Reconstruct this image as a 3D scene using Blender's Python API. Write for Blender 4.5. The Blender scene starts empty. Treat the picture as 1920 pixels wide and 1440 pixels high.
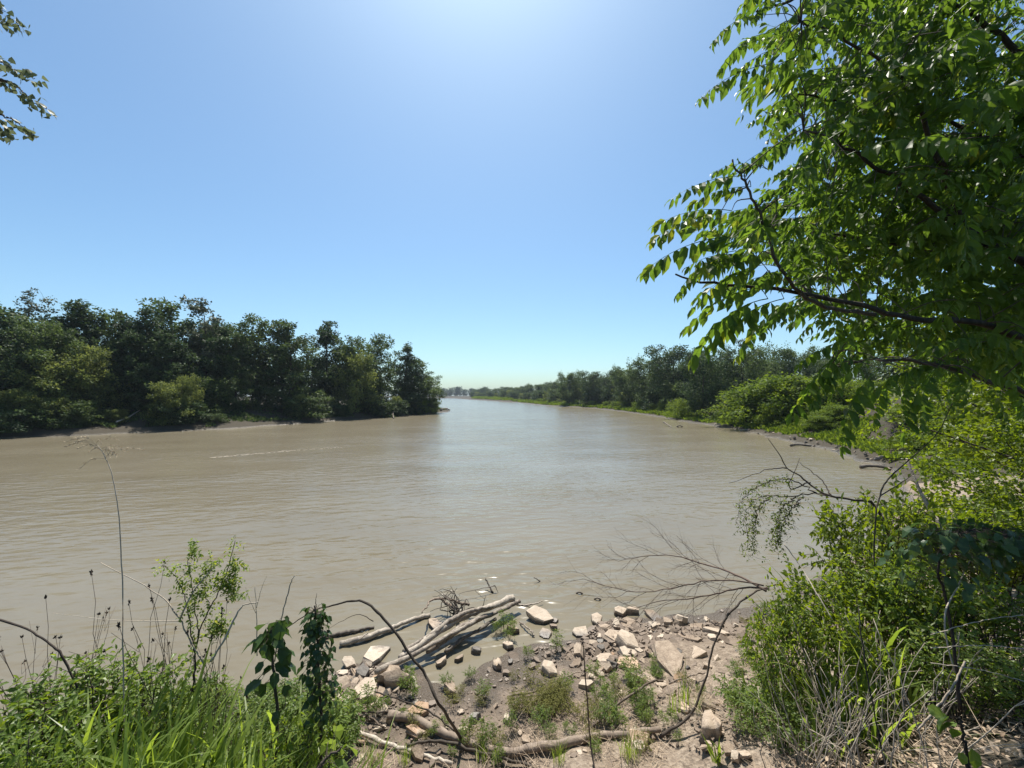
import bpy, math, random
import numpy as np
from mathutils import Vector, Matrix

# ---------------------------------------------------------------- camera, sky, sun, exposure
scene = bpy.context.scene
COL = scene.collection
F = 750.0                 # focal length in photograph pixels (1920 wide): an ultra-wide phone lens
HORIZON = 742.0           # photograph row of the horizon
EYE = 5.0                 # metres above the water

cam_data = bpy.data.cameras.new("camera")
cam_data.sensor_width = 36.0
cam_data.lens = 36.0 * F / 1920.0
cam_data.shift_y = (HORIZON - 720.0) / 1920.0
cam_data.clip_start = 0.05
cam_data.clip_end = 8000.0
cam = bpy.data.objects.new("camera", cam_data)
cam.location = (0, 0, EYE)
cam.rotation_euler = (math.radians(90), 0, 0)
COL.objects.link(cam)
scene.camera = cam

SUN_EL, SUN_AZ = math.radians(63), math.radians(-5)     # azimuth from +Y (view direction) towards +X
world = bpy.data.worlds.new("World")
scene.world = world
world.use_nodes = True
wn = world.node_tree.nodes
bg = wn["Background"]
sky = wn.new("ShaderNodeTexSky")
sky.sky_type = 'NISHITA'
sky.sun_disc = False
sky.sun_elevation = SUN_EL
sky.sun_rotation = SUN_AZ
sky.altitude = 200
sky.air_density = 1.0
sky.dust_density = 1.25
sky.ozone_density = 0.35
wb_ = wn.new("ShaderNodeMix"); wb_.data_type = 'RGBA'; wb_.blend_type = 'MULTIPLY'; wb_.inputs[0].default_value = 1.0
wb_.inputs[7].default_value = (0.77, 1.0, 1.10, 1)          # the camera's white balance
world.node_tree.links.new(sky.outputs[0], wb_.inputs[6])
world.node_tree.links.new(wb_.outputs[2], bg.inputs[0])
bg.inputs[1].default_value = 0.081

sun_data = bpy.data.lights.new("sun", 'SUN')
sun_data.energy = 4.9
sun_data.angle = math.radians(0.53)
sun_data.color = (1.0, 0.95, 0.86)
sun = bpy.data.objects.new("sun", sun_data)
sd = Vector((math.sin(SUN_AZ) * math.cos(SUN_EL), math.cos(SUN_AZ) * math.cos(SUN_EL), math.sin(SUN_EL)))
sun.rotation_euler = (-sd).to_track_quat('-Z', 'Y').to_euler()
sun.location = sd * 100
COL.objects.link(sun)

vs = scene.view_settings
vs.view_transform = 'Standard'
vs.look = 'None'
vs.exposure = 0.8
vs.gamma = 1.0
vs.use_curve_mapping = False
scene.cycles.max_bounces = 8
scene.cycles.diffuse_bounces = 2
scene.cycles.glossy_bounces = 2
scene.cycles.transmission_bounces = 5
scene.cycles.transparent_max_bounces = 4
scene.cycles.volume_bounces = 0
scene.cycles.use_denoising = True
scene.cycles.sample_clamp_indirect = 6.0

# ---------------------------------------------------------------- helpers
PI = math.pi
def rng(seed): return np.random.default_rng(seed)

def W(u, v, depth):
    """photograph pixel at a given distance ahead -> place in the scene (metres)"""
    return np.array([(u - 960.0) / F * depth, depth, EYE + (HORIZON - v) / F * depth])

def unit(a):
    a = np.asarray(a, float)
    return a / (np.linalg.norm(a, axis=-1, keepdims=True) + 1e-9)

class MB:
    """collects geometry; build() links it as one mesh object"""
    def __init__(self):
        self.v, self.loops, self.counts, self.tint, self.n = [], [], [], [], 0
    def add(self, verts, faces, tint=0.5):
        verts = np.asarray(verts, float).reshape(-1, 3)
        if isinstance(faces, list) and isinstance(faces[0], tuple): faces = [np.array(faces)]
        for f in (faces if isinstance(faces, list) else [faces]):
            f = np.asarray(f, np.int64)
            if f.size == 0: continue
            self.loops.append((f + self.n).ravel())
            self.counts.append(np.full(len(f), f.shape[1]))
            self.tint.append(np.broadcast_to(np.asarray(tint, float), (len(f),)) if np.ndim(tint) == 0 or len(tint) == len(f)
                             else np.full(len(f), 0.5))
        self.v.append(verts); self.n += len(verts)
        return self
    def mesh(self, name, mat=None, smooth=False):
        me = bpy.data.meshes.new(name)
        v = np.concatenate(self.v).astype(np.float32)
        lp = np.concatenate(self.loops).astype(np.int32)
        ct = np.concatenate(self.counts).astype(np.int32)
        st = np.concatenate([[0], np.cumsum(ct)[:-1]]).astype(np.int32)
        me.vertices.add(len(v)); me.vertices.foreach_set("co", v.ravel())
        me.loops.add(len(lp)); me.loops.foreach_set("vertex_index", lp)
        me.polygons.add(len(ct)); me.polygons.foreach_set("loop_start", st)
        me.polygons.foreach_set("use_smooth", np.full(len(ct), smooth))
        me.update(calc_edges=True)
        a = me.attributes.new("tint", 'FLOAT', 'FACE')
        a.data.foreach_set("value", np.concatenate(self.tint).astype(np.float32))
        if mat: me.materials.append(mat)
        return me
    def tris(self): return int(sum((c - 2).sum() for c in self.counts))

def tag(o, label=None, cat=None, group=None, kind=None):
    if label: o["label"] = label
    if cat: o["category"] = cat
    if group: o["group"] = group
    if kind: o["kind"] = kind
    return o

def link(name, me, parent=None):
    o = bpy.data.objects.new(name, me)
    COL.objects.link(o)
    if parent: o.parent = parent
    return o

def thing(name, parts, loc=(0, 0, 0), rz=0.0, sc=1.0, label=None, cat=None, group=None, tilt=(0, 0)):
    """one thing: parts is a mesh (the thing is that mesh) or a list of (part name, mesh); meshes may be shared"""
    if isinstance(parts, bpy.types.Mesh):
        o = link(name, parts)
    else:
        o = link(name, None)
        o.empty_display_size = 0.2
        for pn, me in parts: link(pn, me, o)
    o.location = tuple(float(c) for c in loc)
    o.rotation_euler = (tilt[0], tilt[1], rz)
    o.scale = (sc, sc, sc) if np.ndim(sc) == 0 else tuple(sc)
    return tag(o, label, cat, group)

# ---- shapes
def frames(P):
    P = np.asarray(P, float)
    T = np.gradient(P, axis=0); T = unit(T)
    ref = np.array([0.0, 0.0, 1.0]) if abs(T[:, 2]).mean() < 0.8 else np.array([1.0, 0.0, 0.0])
    A = unit(np.cross(T, ref)); B = np.cross(A, T)
    return T, A, B

def tube(mb, P, R, k=6, tint=0.5, cap=True, knob=0.0, seed=0):
    P = np.asarray(P, float); n = len(P)
    R = np.broadcast_to(np.asarray(R, float), (n,))
    _, A, B = frames(P)
    a = np.arange(k) * 2 * PI / k
    rr = R[:, None] * (1 + (rng(seed).normal(0, knob, (n, k)) if knob else 0))
    V = P[:, None] + rr[..., None] * (np.cos(a)[None, :, None] * A[:, None] + np.sin(a)[None, :, None] * B[:, None])
    i = np.arange(n - 1)[:, None] * k; j = np.arange(k)[None]
    q = np.stack([i + j, i + (j + 1) % k, i + k + (j + 1) % k, i + k + j], -1).reshape(-1, 4)
    fs = [q]
    if cap: fs += [np.arange(k)[None, ::-1], (np.arange(k) + (n - 1) * k)[None]]
    return mb.add(V.reshape(-1, 3), fs, tint)

def curve(pts, n=24, jitter=0.0, seed=0):
    """smooth line through points (Catmull-Rom), n samples"""
    p = np.asarray(pts, float)
    p = np.vstack([2 * p[0] - p[1], p, 2 * p[-1] - p[-2]])
    m = len(p) - 3
    t = np.linspace(0, m - 1e-6, n); i = t.astype(int); f = (t - i)[:, None]
    a, b, c, d = p[i], p[i + 1], p[i + 2], p[i + 3]
    o = 0.5 * ((2 * b) + (c - a) * f + (2 * a - 5 * b + 4 * c - d) * f ** 2 + (3 * b - a - 3 * c + d) * f ** 3)
    if jitter:
        r = rng(seed).normal(0, jitter, o.shape); r[0] *= 0.3
        o = o + r
    return o

T_DIA = (np.array([[0, 0, 0], [.45, .5, .06], [1, 0, 0], [.45, -.5, .06]]), [[(0, 3, 2, 1)]])
T_LEAF = (np.array([[0, 0, 0], [.5, 0, .05], [1, 0, -.10], [.22, .40, .10], [.62, .42, .08], [.22, -.40, .10], [.62, -.42, .08]]),
          [[(0, 1, 4, 3), (0, 5, 6, 1)], [(1, 2, 4), (1, 6, 2)]])
T_HEART = (np.array([[0, 0, 0], [.45, 0, .03], [1, 0, -.18], [-.06, .38, .05], [.42, .52, .07], [-.06, -.38, .05], [.42, -.52, .07]]),
           [[(0, 1, 4, 3), (0, 5, 6, 1)], [(1, 2, 4), (1, 6, 2)]])
T_COTTON = (np.array([[0, 0, 0], [.5, 0, .02], [1, 0, -.05], [.08, .50, .05], [.5, .40, .05], [.08, -.50, .05], [.5, -.40, .05]]),
            [[(0, 1, 4, 3), (0, 5, 6, 1)], [(1, 2, 4), (1, 6, 2)]])

def leaves(mb, T, C, A, N, L, Wd, tint):
    tv, tf = T
    C = np.asarray(C, float); n = len(C)
    if n == 0: return mb
    A = unit(A); S = unit(np.cross(N, A)); N2 = np.cross(A, S)
    L = np.broadcast_to(L, (n,)); Wd = np.broadcast_to(Wd, (n,)); tint = np.broadcast_to(tint, (n,))
    V = (C[:, None] + (tv[None, :, 0] * L[:, None])[..., None] * A[:, None]
         + (tv[None, :, 1] * Wd[:, None])[..., None] * S[:, None]
         + (tv[None, :, 2] * L[:, None])[..., None] * N2[:, None])
    k = len(tv)
    base = mb.n
    mb.v.append(V.reshape(-1, 3)); mb.n += n * k
    for g in tf:
        g = np.asarray(g)
        f = (np.arange(n)[:, None, None] * k + g[None]).reshape(-1, g.shape[1]) + base
        mb.loops.append(f.ravel()); mb.counts.append(np.full(len(f), g.shape[1])); mb.tint.append(np.repeat(tint, len(g)))
    return mb

def blades(mb, base, az, L, w, th0, bend, tint, seg=5, twist=0.0):
    """grass blades: strips that lean from th0 and bend further along their length"""
    base = np.asarray(base, float); n = len(base)
    L, w, th0, bend, az, tint = [np.broadcast_to(x, (n,)) for x in (L, w, th0, bend, az, tint)]
    s = np.linspace(0, 1, seg + 1)
    th = th0[:, None] + bend[:, None] * s ** 1.5
    dx = np.sin(th) * (L / seg)[:, None]; dz = np.cos(th) * (L / seg)[:, None]
    r = np.concatenate([np.zeros((n, 1)), np.cumsum(dx[:, :-1], 1)], 1)
    z = np.concatenate([np.zeros((n, 1)), np.cumsum(dz[:, :-1], 1)], 1)
    ca, sa = np.cos(az)[:, None], np.sin(az)[:, None]
    P = base[:, None] + np.stack([r * ca, r * sa, z], -1)
    wid = (w[:, None] * 0.5) * np.clip(np.minimum(0.55 + s * 1.5, (1 - s) * 2.2 + 0.02), 0, 1)[None]
    S = np.stack([-sa * np.ones_like(r), ca * np.ones_like(r), 0 * r], -1)
    V = np.stack([P - S * wid[..., None], P + S * wid[..., None]], 2)
    k = (seg + 1) * 2
    i = np.arange(seg) * 2
    q = np.stack([i, i + 1, i + 3, i + 2], -1)
    f = (np.arange(n)[:, None, None] * k + q[None]).reshape(-1, 4)
    return mb.add(V.reshape(-1, 3), [f], np.repeat(tint, seg))

def spherepts(r, n):
    d = unit(r.normal(size=(n, 3)))
    return d

def vnoise(x, y, seed=0):
    """smooth value noise, about -1..1"""
    x = np.asarray(x, float); y = np.asarray(y, float)
    xi, yi = np.floor(x).astype(np.int64), np.floor(y).astype(np.int64)
    fx, fy = x - xi, y - yi
    fx, fy = fx * fx * (3 - 2 * fx), fy * fy * (3 - 2 * fy)
    def h(a, b):
        k = (a * 374761393 + b * 668265263 + seed * 974634777) & 0xffffffff
        k = ((k ^ (k >> 13)) * 1274126177) & 0xffffffff
        return ((k ^ (k >> 16)) & 0xffff) / 32767.5 - 1
    return (h(xi, yi) * (1 - fx) + h(xi + 1, yi) * fx) * (1 - fy) + (h(xi, yi + 1) * (1 - fx) + h(xi + 1, yi + 1) * fx) * fy

def sstep(a, b, x):
    t = np.clip((x - a) / (b - a), 0, 1); return t * t * (3 - 2 * t)

# ---------------------------------------------------------------- materials
def newmat(name):
    m = bpy.data.materials.new(name); m.use_nodes = True
    nt = m.node_tree; p = nt.nodes["Principled BSDF"]
    return m, nt, p

def ramp(nt, fac, stops):
    r = nt.nodes.new("ShaderNodeValToRGB")
    e = r.color_ramp.elements
    while len(e) < len(stops): e.new(0.5)
    for el, (pos, c) in zip(e, stops):
        el.position = pos; el.color = (*c, 1) if len(c) == 3 else c
    nt.links.new(fac, r.inputs[0])
    return r.outputs[0]

def noise(nt, vec, scale, detail=4, rough=0.55, dist=0.0):
    n = nt.nodes.new("ShaderNodeTexNoise")
    n.inputs["Scale"].default_value = scale; n.inputs["Detail"].default_value = detail
    n.inputs["Roughness"].default_value = rough; n.inputs["Distortion"].default_value = dist
    if vec is not None: nt.links.new(vec, n.inputs["Vector"])
    return n.outputs["Fac"]

def math_(nt, op, a, b=None, clamp=False):
    m = nt.nodes.new("ShaderNodeMath"); m.operation = op; m.use_clamp = clamp
    for i, x in enumerate((a, b)):
        if x is None: continue
        if isinstance(x, (int, float)): m.inputs[i].default_value = x
        else: nt.links.new(x, m.inputs[i])
    return m.outputs[0]

def maprange(nt, x, a, b, c=0.0, d=1.0):
    m = nt.nodes.new("ShaderNodeMapRange"); m.interpolation_type = 'SMOOTHSTEP'
    nt.links.new(x, m.inputs[0])
    for i, k in zip((1, 2, 3, 4), (a, b, c, d)): m.inputs[i].default_value = k
    return m.outputs[0]

def mixc(nt, fac, a, b):
    m = nt.nodes.new("ShaderNodeMix"); m.data_type = 'RGBA'
    for i, x in zip((0, 6, 7), (fac, a, b)):
        if isinstance(x, (int, float)): m.inputs[i].default_value = x
        elif isinstance(x, tuple): m.inputs[i].default_value = (*x, 1)
        else: nt.links.new(x, m.inputs[i])
    return m.outputs[2]

def bump(nt, h, p, strength=0.5, dist=0.02):
    b = nt.nodes.new("ShaderNodeBump")
    b.inputs["Strength"].default_value = strength; b.inputs["Distance"].default_value = dist
    nt.links.new(h, b.inputs["Height"]); nt.links.new(b.outputs[0], p.inputs["Normal"])
    return b

def leafmat(name, dark, light, trans=0.42, rough=0.45, spec=0.35, boost=1.5, yellow=None):
    """leaf: a dark-to-light range by the leaf's own tint and the plant; light passes through it"""
    m, nt, p = newmat(name)
    at = nt.nodes.new("ShaderNodeAttribute"); at.attribute_name = "tint"
    oi = nt.nodes.new("ShaderNodeObjectInfo")
    f = math_(nt, 'ADD', math_(nt, 'MULTIPLY', at.outputs["Fac"], 0.8), math_(nt, 'MULTIPLY', oi.outputs["Random"], 0.2))
    stops = [(0.0, dark), (0.85, light)]
    if yellow: stops = [(0.0, dark), (0.75, light), (0.97, yellow)]
    c = ramp(nt, f, stops)
    nt.links.new(c, p.inputs["Base Color"])
    p.inputs["Roughness"].default_value = rough
    p.inputs["Specular IOR Level"].default_value = spec
    tr = nt.nodes.new("ShaderNodeBsdfTranslucent")
    hs = nt.nodes.new("ShaderNodeHueSaturation")
    hs.inputs["Hue"].default_value = 0.482; hs.inputs["Saturation"].default_value = 1.12; hs.inputs["Value"].default_value = boost
    nt.links.new(c, hs.inputs["Color"]); nt.links.new(hs.outputs[0], tr.inputs["Color"])
    mx = nt.nodes.new("ShaderNodeMixShader"); mx.inputs[0].default_value = trans
    nt.links.new(p.outputs[0], mx.inputs[1]); nt.links.new(tr.outputs[0], mx.inputs[2])
    nt.links.new(mx.outputs[0], nt.nodes["Material Output"].inputs["Surface"])
    return m

def woodmat(name, c1, c2, scale=14, rough=0.85, stretch=(1, 1, 1), bumps=0.5, dist=0.01):
    m, nt, p = newmat(name)
    tc = nt.nodes.new("ShaderNodeTexCoord")
    mp = nt.nodes.new("ShaderNodeMapping"); mp.inputs["Scale"].default_value = stretch
    nt.links.new(tc.outputs["Object"], mp.inputs[0])
    oi = nt.nodes.new("ShaderNodeObjectInfo")
    n = noise(nt, mp.outputs[0], scale, 6, 0.65, 0.6)
    f = math_(nt, 'ADD', n, math_(nt, 'MULTIPLY', math_(nt, 'SUBTRACT', oi.outputs["Random"], 0.5), 0.3))
    nt.links.new(ramp(nt, f, [(0.28, c1), (0.72, c2)]), p.inputs["Base Color"])
    p.inputs["Roughness"].default_value = rough; p.inputs["Specular IOR Level"].default_value = 0.2
    bump(nt, n, p, bumps, dist)
    return m

M = {}
M['leaf_dark'] = leafmat("dark woodland leaf", (0.016, 0.032, 0.016), (0.066, 0.105, 0.038), 0.30, 0.55, 0.15, 1.5)
M['leaf_mid'] = leafmat("mid green woodland leaf", (0.024, 0.044, 0.018), (0.092, 0.135, 0.042), 0.34, 0.55, 0.15, 1.5)
M['leaf_grey'] = leafmat("grey green poplar leaf", (0.055, 0.072, 0.045), (0.120, 0.140, 0.085), 0.30, 0.5, 0.4, 1.3)
M['leaf_willow'] = leafmat("pale willow leaf", (0.060, 0.085, 0.024), (0.165, 0.200, 0.060), 0.40, 0.55, 0.15, 1.6)
M['leaf_bank'] = leafmat("sunlit bank shrub leaf", (0.045, 0.085, 0.014), (0.135, 0.190, 0.032), 0.44, 0.55, 0.12, 1.7)
M['leaf_far'] = leafmat("far bank leaf", (0.030, 0.050, 0.030), (0.060, 0.085, 0.040), 0.3, 0.6, 0.2, 1.3)
M['leaf_frond'] = leafmat("compound leaf of the overhanging tree", (0.030, 0.065, 0.013), (0.080, 0.135, 0.024), 0.50, 0.45, 0.25, 2.4, (0.16, 0.185, 0.03))
M['leaf_small'] = leafmat("small yellow green leaf", (0.045, 0.080, 0.012), (0.130, 0.180, 0.024), 0.5, 0.45, 0.35, 1.9)
M['leaf_bush'] = leafmat("bush leaf", (0.040, 0.078, 0.014), (0.140, 0.205, 0.034), 0.46, 0.42, 0.4, 1.8, (0.20, 0.22, 0.03))
M['leaf_broad'] = leafmat("big dark soft leaf", (0.025, 0.055, 0.016), (0.060, 0.105, 0.028), 0.35, 0.4, 0.45, 1.6)
M['leaf_weed'] = leafmat("weed leaf", (0.050, 0.085, 0.020), (0.145, 0.205, 0.045), 0.48, 0.45, 0.35, 2.0, (0.22, 0.24, 0.05))
M['grass'] = leafmat("green grass", (0.055, 0.095, 0.018), (0.170, 0.235, 0.045), 0.52, 0.4, 0.4, 2.3)
M['grass_olive'] = leafmat("olive weed", (0.085, 0.090, 0.018), (0.165, 0.160, 0.035), 0.35, 0.6, 0.25, 1.4)
M['straw'] = leafmat("dry straw", (0.20, 0.155, 0.10), (0.46, 0.38, 0.26), 0.15, 0.7, 0.2, 1.1)
M['litter'] = leafmat("dry fallen leaf", (0.17, 0.115, 0.075), (0.46, 0.36, 0.26), 0.12, 0.75, 0.2, 1.1)
M['cotton'] = leafmat("cottonwood leaf", (0.060, 0.085, 0.045), (0.130, 0.155, 0.085), 0.35, 0.5, 0.2, 1.5)
M['bark'] = woodmat("dark bark", (0.030, 0.024, 0.019), (0.085, 0.070, 0.056), 18, 0.9, (1, 1, 0.25))
M['twig'] = woodmat("dark twig", (0.035, 0.027, 0.022), (0.095, 0.075, 0.060), 40)
M['twig_red'] = woodmat("reddish dry stalk", (0.075, 0.050, 0.040), (0.16, 0.115, 0.090), 30)
M['drift'] = woodmat("bleached driftwood", (0.15, 0.122, 0.10), (0.47, 0.41, 0.335), 13, 0.85, (1, 1, 1), 1.0, 0.02)
M['drift_dark'] = woodmat("wet dark driftwood", (0.045, 0.037, 0.030), (0.22, 0.185, 0.150), 7, 0.7, (1, 1, 1), 0.6, 0.012)
M['logbrown'] = woodmat("grey brown log bark", (0.085, 0.062, 0.047), (0.27, 0.215, 0.17), 12, 0.9, (1, 1, 1), 0.8, 0.012)
M['stem_green'] = woodmat("green stem", (0.060, 0.075, 0.030), (0.115, 0.115, 0.050), 20)
M['drystem'] = woodmat("pale dry stem", (0.26, 0.21, 0.16), (0.50, 0.43, 0.34), 25)
# ---------------------------------------------------------------- the land: one sheet, shaped by the distance to the river's edge
RIVER = np.array([(-300, -120), (-100, -25), (-40, -3), (-18, 3.2), (-9, 5.6), (-5, 6.6), (-3.7, 7.0), (-3.2, 7.5), (-2.5, 7.7), (-2.0, 7.35),
    (-1.5, 6.9), (-1.0, 6.8), (-.4, 7.2), (.1, 7.5), (.6, 8.0), (1.2, 8.2), (1.7, 8.9), (2.6, 9.3), (3.6, 9.25), (5, 9.6), (7, 10.2), (9.5, 11.4),
    (13, 14), (19, 19), (25, 26), (28.3, 34), (31, 45), (33.5, 60), (33.0, 78), (34.5, 100), (34, 130), (31, 160), (16, 208), (2, 300),
    (-25, 410), (-60, 536), (-85, 650), (-110, 760), (-130, 830), (-170, 860), (-300, 890), (-520, 870), (-420, 600), (-180, 400),
    (-75, 250), (-34, 165), (-19.5, 128), (-20.5, 121), (-26, 106), (-31, 89), (-38, 72), (-44, 59.5), (-52, 52.5), (-60, 47),
    (-85, 36), (-150, 8), (-300, -60), (-520, -170)], float)

def river_dist(x, y):
    """signed distance to the waterline: positive on land"""
    x = np.asarray(x, float); y = np.asarray(y, float)
    best = np.full(x.shape, 1e9); inside = np.zeros(x.shape, bool)
    a = RIVER; b = np.roll(RIVER, -1, 0)
    for (ax, ay), (bx, by) in zip(a, b):
        ex, ey = bx - ax, by - ay
        t = np.clip(((x - ax) * ex + (y - ay) * ey) / (ex * ex + ey * ey), 0, 1)
        best = np.minimum(best, (x - ax - t * ex) ** 2 + (y - ay - t * ey) ** 2)
        c = (ay > y) != (by > y)
        inside ^= c & (x < ex * (y - ay) / (ey if ey else 1e-9) + ax)
    d = np.sqrt(best)
    return np.where(inside, -d, d)

P_NEAR = ([-30, -4, -1, 0, 1.5, 3, 4.2, 5.5, 7, 9, 20, 60], [-2.5, -.8, -.16, 0, .13, .45, 1.0, 2.0, 3.0, 3.5, 4.2, 5])
P_RIGHT = ([-30, -4, -1, 0, .4, 4, 8, 10.5, 16, 40, 90], [-2.5, -.8, -.16, 0, .35, 1.3, 3.2, 5.1, 5.7, 6.2, 6.6])
P_FAR = ([-30, -4, -1, 0, .5, 5, 12, 25, 80], [-2.5, -.8, -.16, 0, .12, .6, 1.5, 2.4, 4])
P_LEFT = ([-30, -4, -1, 0, .5, 3, 7, 15, 60], [-2.5, -.8, -.16, 0, .38, 1.1, 2.4, 3.0, 4])

def height(x, y):
    x = np.asarray(x, float); y = np.asarray(y, float)
    d0 = river_dist(x, y)
    r = np.hypot(x, y)
    far = np.clip(r / 60, 0, 1)
    d = d0 + (0.30 + 1.0 * far) * vnoise(x / (1.1 + 4 * far.mean()), y / 1.1, 3) * np.clip(1 - np.abs(d0) / 9, 0, 1) * 0.8
    n, ri, fa, le = [np.interp(d, *p) for p in (P_NEAR, P_RIGHT, P_FAR, P_LEFT)]
    t = sstep(12, 21, r); t2 = sstep(40, 75, y)
    z = n * (1 - t) + (ri * (1 - t2) + fa * t2) * t
    left = (x < 0) & (y > 20 + (x + 60) * 0.45)
    z = np.where(left, le, z)
    z = z + 1.05 * np.exp(-((x + 2.9) ** 2 / 3.4 + (y - 2.3) ** 2 / 2.2)) * (y < 12)      # shoulder of the near bank
    land = sstep(0.3, 2.5, d)
    z = z + land * (0.09 * vnoise(x / .7, y / .7, 5) + 0.05 * vnoise(x / .28, y / .28, 6) + 0.25 * sstep(8, 30, r) * vnoise(x / 3.1, y / 3.1, 7))
    z = z + 0.022 * vnoise(x / .33, y / .33, 8) * sstep(-1.5, .2, d) * (1 - sstep(20, 40, r))
    # gullies down the cut bank on the outer bend
    g = sstep(15, 22, r) * (1 - t2) * sstep(2, 5, d) * (1 - sstep(9, 13, d)) * (~left)
    s = x * 0.62 + y * 0.78
    z = z + g * (0.55 * vnoise(s / 1.7, d / 9, 11) + 0.25 * vnoise(s / .7, d / 6, 12))
    return z

def H(x, y): return float(height(np.array([x]), np.array([y]))[0])

def G(u, v, ymax=200.0):
    """where the line of sight through a photograph pixel meets the land (or the water)"""
    t = np.concatenate([np.linspace(1.2, 14, 500), np.geomspace(14, ymax, 500)[1:]])
    x = (u - 960) / F * t; z = EYE + (HORIZON - v) / F * t
    hit = np.maximum(height(x, t), 0.0) >= z
    k = int(np.argmax(hit)) if hit.any() else len(t) - 1
    return np.array([x[k], t[k], max(H(x[k], t[k]), 0.0)])

def axis(lo, hi, a, n):
    t = np.linspace(math.asinh(lo / a), math.asinh(hi / a), n)
    return a * np.sinh(t)

gx = axis(-2500, 2500, 4.0, 470)
gy = axis(-400, 3500, 4.0, 420) + 5.0
X, Y = np.meshgrid(gx, gy)
Z = height(X, Y)
nx, ny = len(gx), len(gy)
ii = (np.arange(ny - 1)[:, None] * nx + np.arange(nx - 1)[None]).ravel()
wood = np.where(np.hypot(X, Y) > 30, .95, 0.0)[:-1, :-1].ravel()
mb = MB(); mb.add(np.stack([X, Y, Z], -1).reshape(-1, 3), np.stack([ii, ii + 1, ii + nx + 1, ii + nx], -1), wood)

m, nt, p = newmat("river bank soil")
geo = nt.nodes.new("ShaderNodeNewGeometry"); pos = geo.outputs["Position"]
sep = nt.nodes.new("ShaderNodeSeparateXYZ"); nt.links.new(pos, sep.inputs[0])
n1 = noise(nt, pos, 1.6, 6, 0.6); n2 = noise(nt, pos, 11, 8, 0.72); n3 = noise(nt, pos, 0.22, 3)
vor = nt.nodes.new("ShaderNodeTexVoronoi"); vor.inputs["Scale"].default_value = 26; nt.links.new(pos, vor.inputs["Vector"])
dry = ramp(nt, n2, [(0.25, (0.095, 0.072, 0.053)), (0.5, (0.235, 0.183, 0.137)), (0.70, (0.40, 0.33, 0.255))])
mud = ramp(nt, n1, [(0.3, (0.135, 0.100, 0.072)), (0.7, (0.215, 0.164, 0.120))])
zz = math_(nt, 'ADD', sep.outputs[2], math_(nt, 'MULTIPLY', math_(nt, 'SUBTRACT', n1, 0.5), 0.35))
mud = mixc(nt, maprange(nt, zz, 0.03, 0.11), (0.100, 0.078, 0.058), mud)      # soaked at the waterline
c = mixc(nt, maprange(nt, zz, 0.10, 0.34), mud, dry)
shade_duff = ramp(nt, n2, [(0.3, (0.026, 0.022, 0.014)), (0.6, (0.052, 0.043, 0.028)), (0.8, (0.10, 0.082, 0.055))])  # woodland litter, its colour darkened to stand for shade under the trees
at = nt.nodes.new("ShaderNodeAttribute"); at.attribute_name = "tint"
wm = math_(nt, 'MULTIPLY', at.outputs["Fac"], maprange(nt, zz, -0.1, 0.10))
c = mixc(nt, math_(nt, 'MAXIMUM', wm, maprange(nt, zz, 0.9, 2.0)), c, shade_duff)
turf = ramp(nt, n2, [(0.3, (0.055, 0.070, 0.020)), (0.7, (0.120, 0.130, 0.045))])
c = mixc(nt, maprange(nt, zz, 4.3, 5.2), c, turf)
nt.links.new(c, p.inputs["Base Color"])
nt.links.new(maprange(nt, zz, 0.02, 0.22, 0.35, 0.95), p.inputs["Roughness"])
p.inputs["Specular IOR Level"].default_value = 0.35
hb = math_(nt, 'ADD', n2, math_(nt, 'MULTIPLY', vor.outputs["Distance"], 0.5))
bump(nt, hb, p, 0.9, 0.05)
M['soil'] = m
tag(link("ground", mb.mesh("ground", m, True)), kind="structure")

# ---------------------------------------------------------------- the river: silt-laden, so its body is opaque brown under a glossy rippled surface
m, nt, p = newmat("muddy river water")
geo = nt.nodes.new("ShaderNodeNewGeometry"); pos = geo.outputs["Position"]
def stretched(sx, sy, rot, scale, detail, dist=0.0):
    mp = nt.nodes.new("ShaderNodeMapping"); mp.vector_type = 'TEXTURE'
    mp.inputs["Rotation"].default_value = (0, 0, math.radians(rot)); mp.inputs["Scale"].default_value = (sx, sy, 1)
    nt.links.new(pos, mp.inputs[0])
    return noise(nt, mp.outputs[0], scale, detail, 0.55, dist)
wa = stretched(1.35, 0.48, 12, 1.0, 1.8, 0.25)
wb = stretched(1.3, 0.5, -18, 1.5, 1.5, 0.2)
wc = stretched(1.6, 1.0, 30, 5.0, 2)
patch = maprange(nt, stretched(16, 7, 10, 1.0, 2), 0.36, 0.62, 0.35, 1.0)
hgt = math_(nt, 'ADD', math_(nt, 'ADD', wa, math_(nt, 'MULTIPLY', wb, 0.38)), math_(nt, 'MULTIPLY', wc, 0.045))
hgt = math_(nt, 'MULTIPLY', hgt, patch)
bump(nt, hgt, p, 1.0, 0.118)
silt = ramp(nt, stretched(9, 5, 8, 1.0, 3), [(0.3, (0.142, 0.120, 0.080)), (0.7, (0.170, 0.147, 0.103))])
nt.links.new(silt, p.inputs["Base Color"])
p.inputs["Roughness"].default_value = 0.2
p.inputs["IOR"].default_value = 1.333
p.inputs["Specular IOR Level"].default_value = 0.55
M['water'] = m
wv = np.array([(-2400, -390, 0), (2400, -390, 0), (2400, 3300, 0), (-2400, 3300, 0)])
river = tag(link("river_water", MB().add(wv, [(0, 1, 2, 3)]).mesh("river_water", m)), kind="structure")

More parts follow.
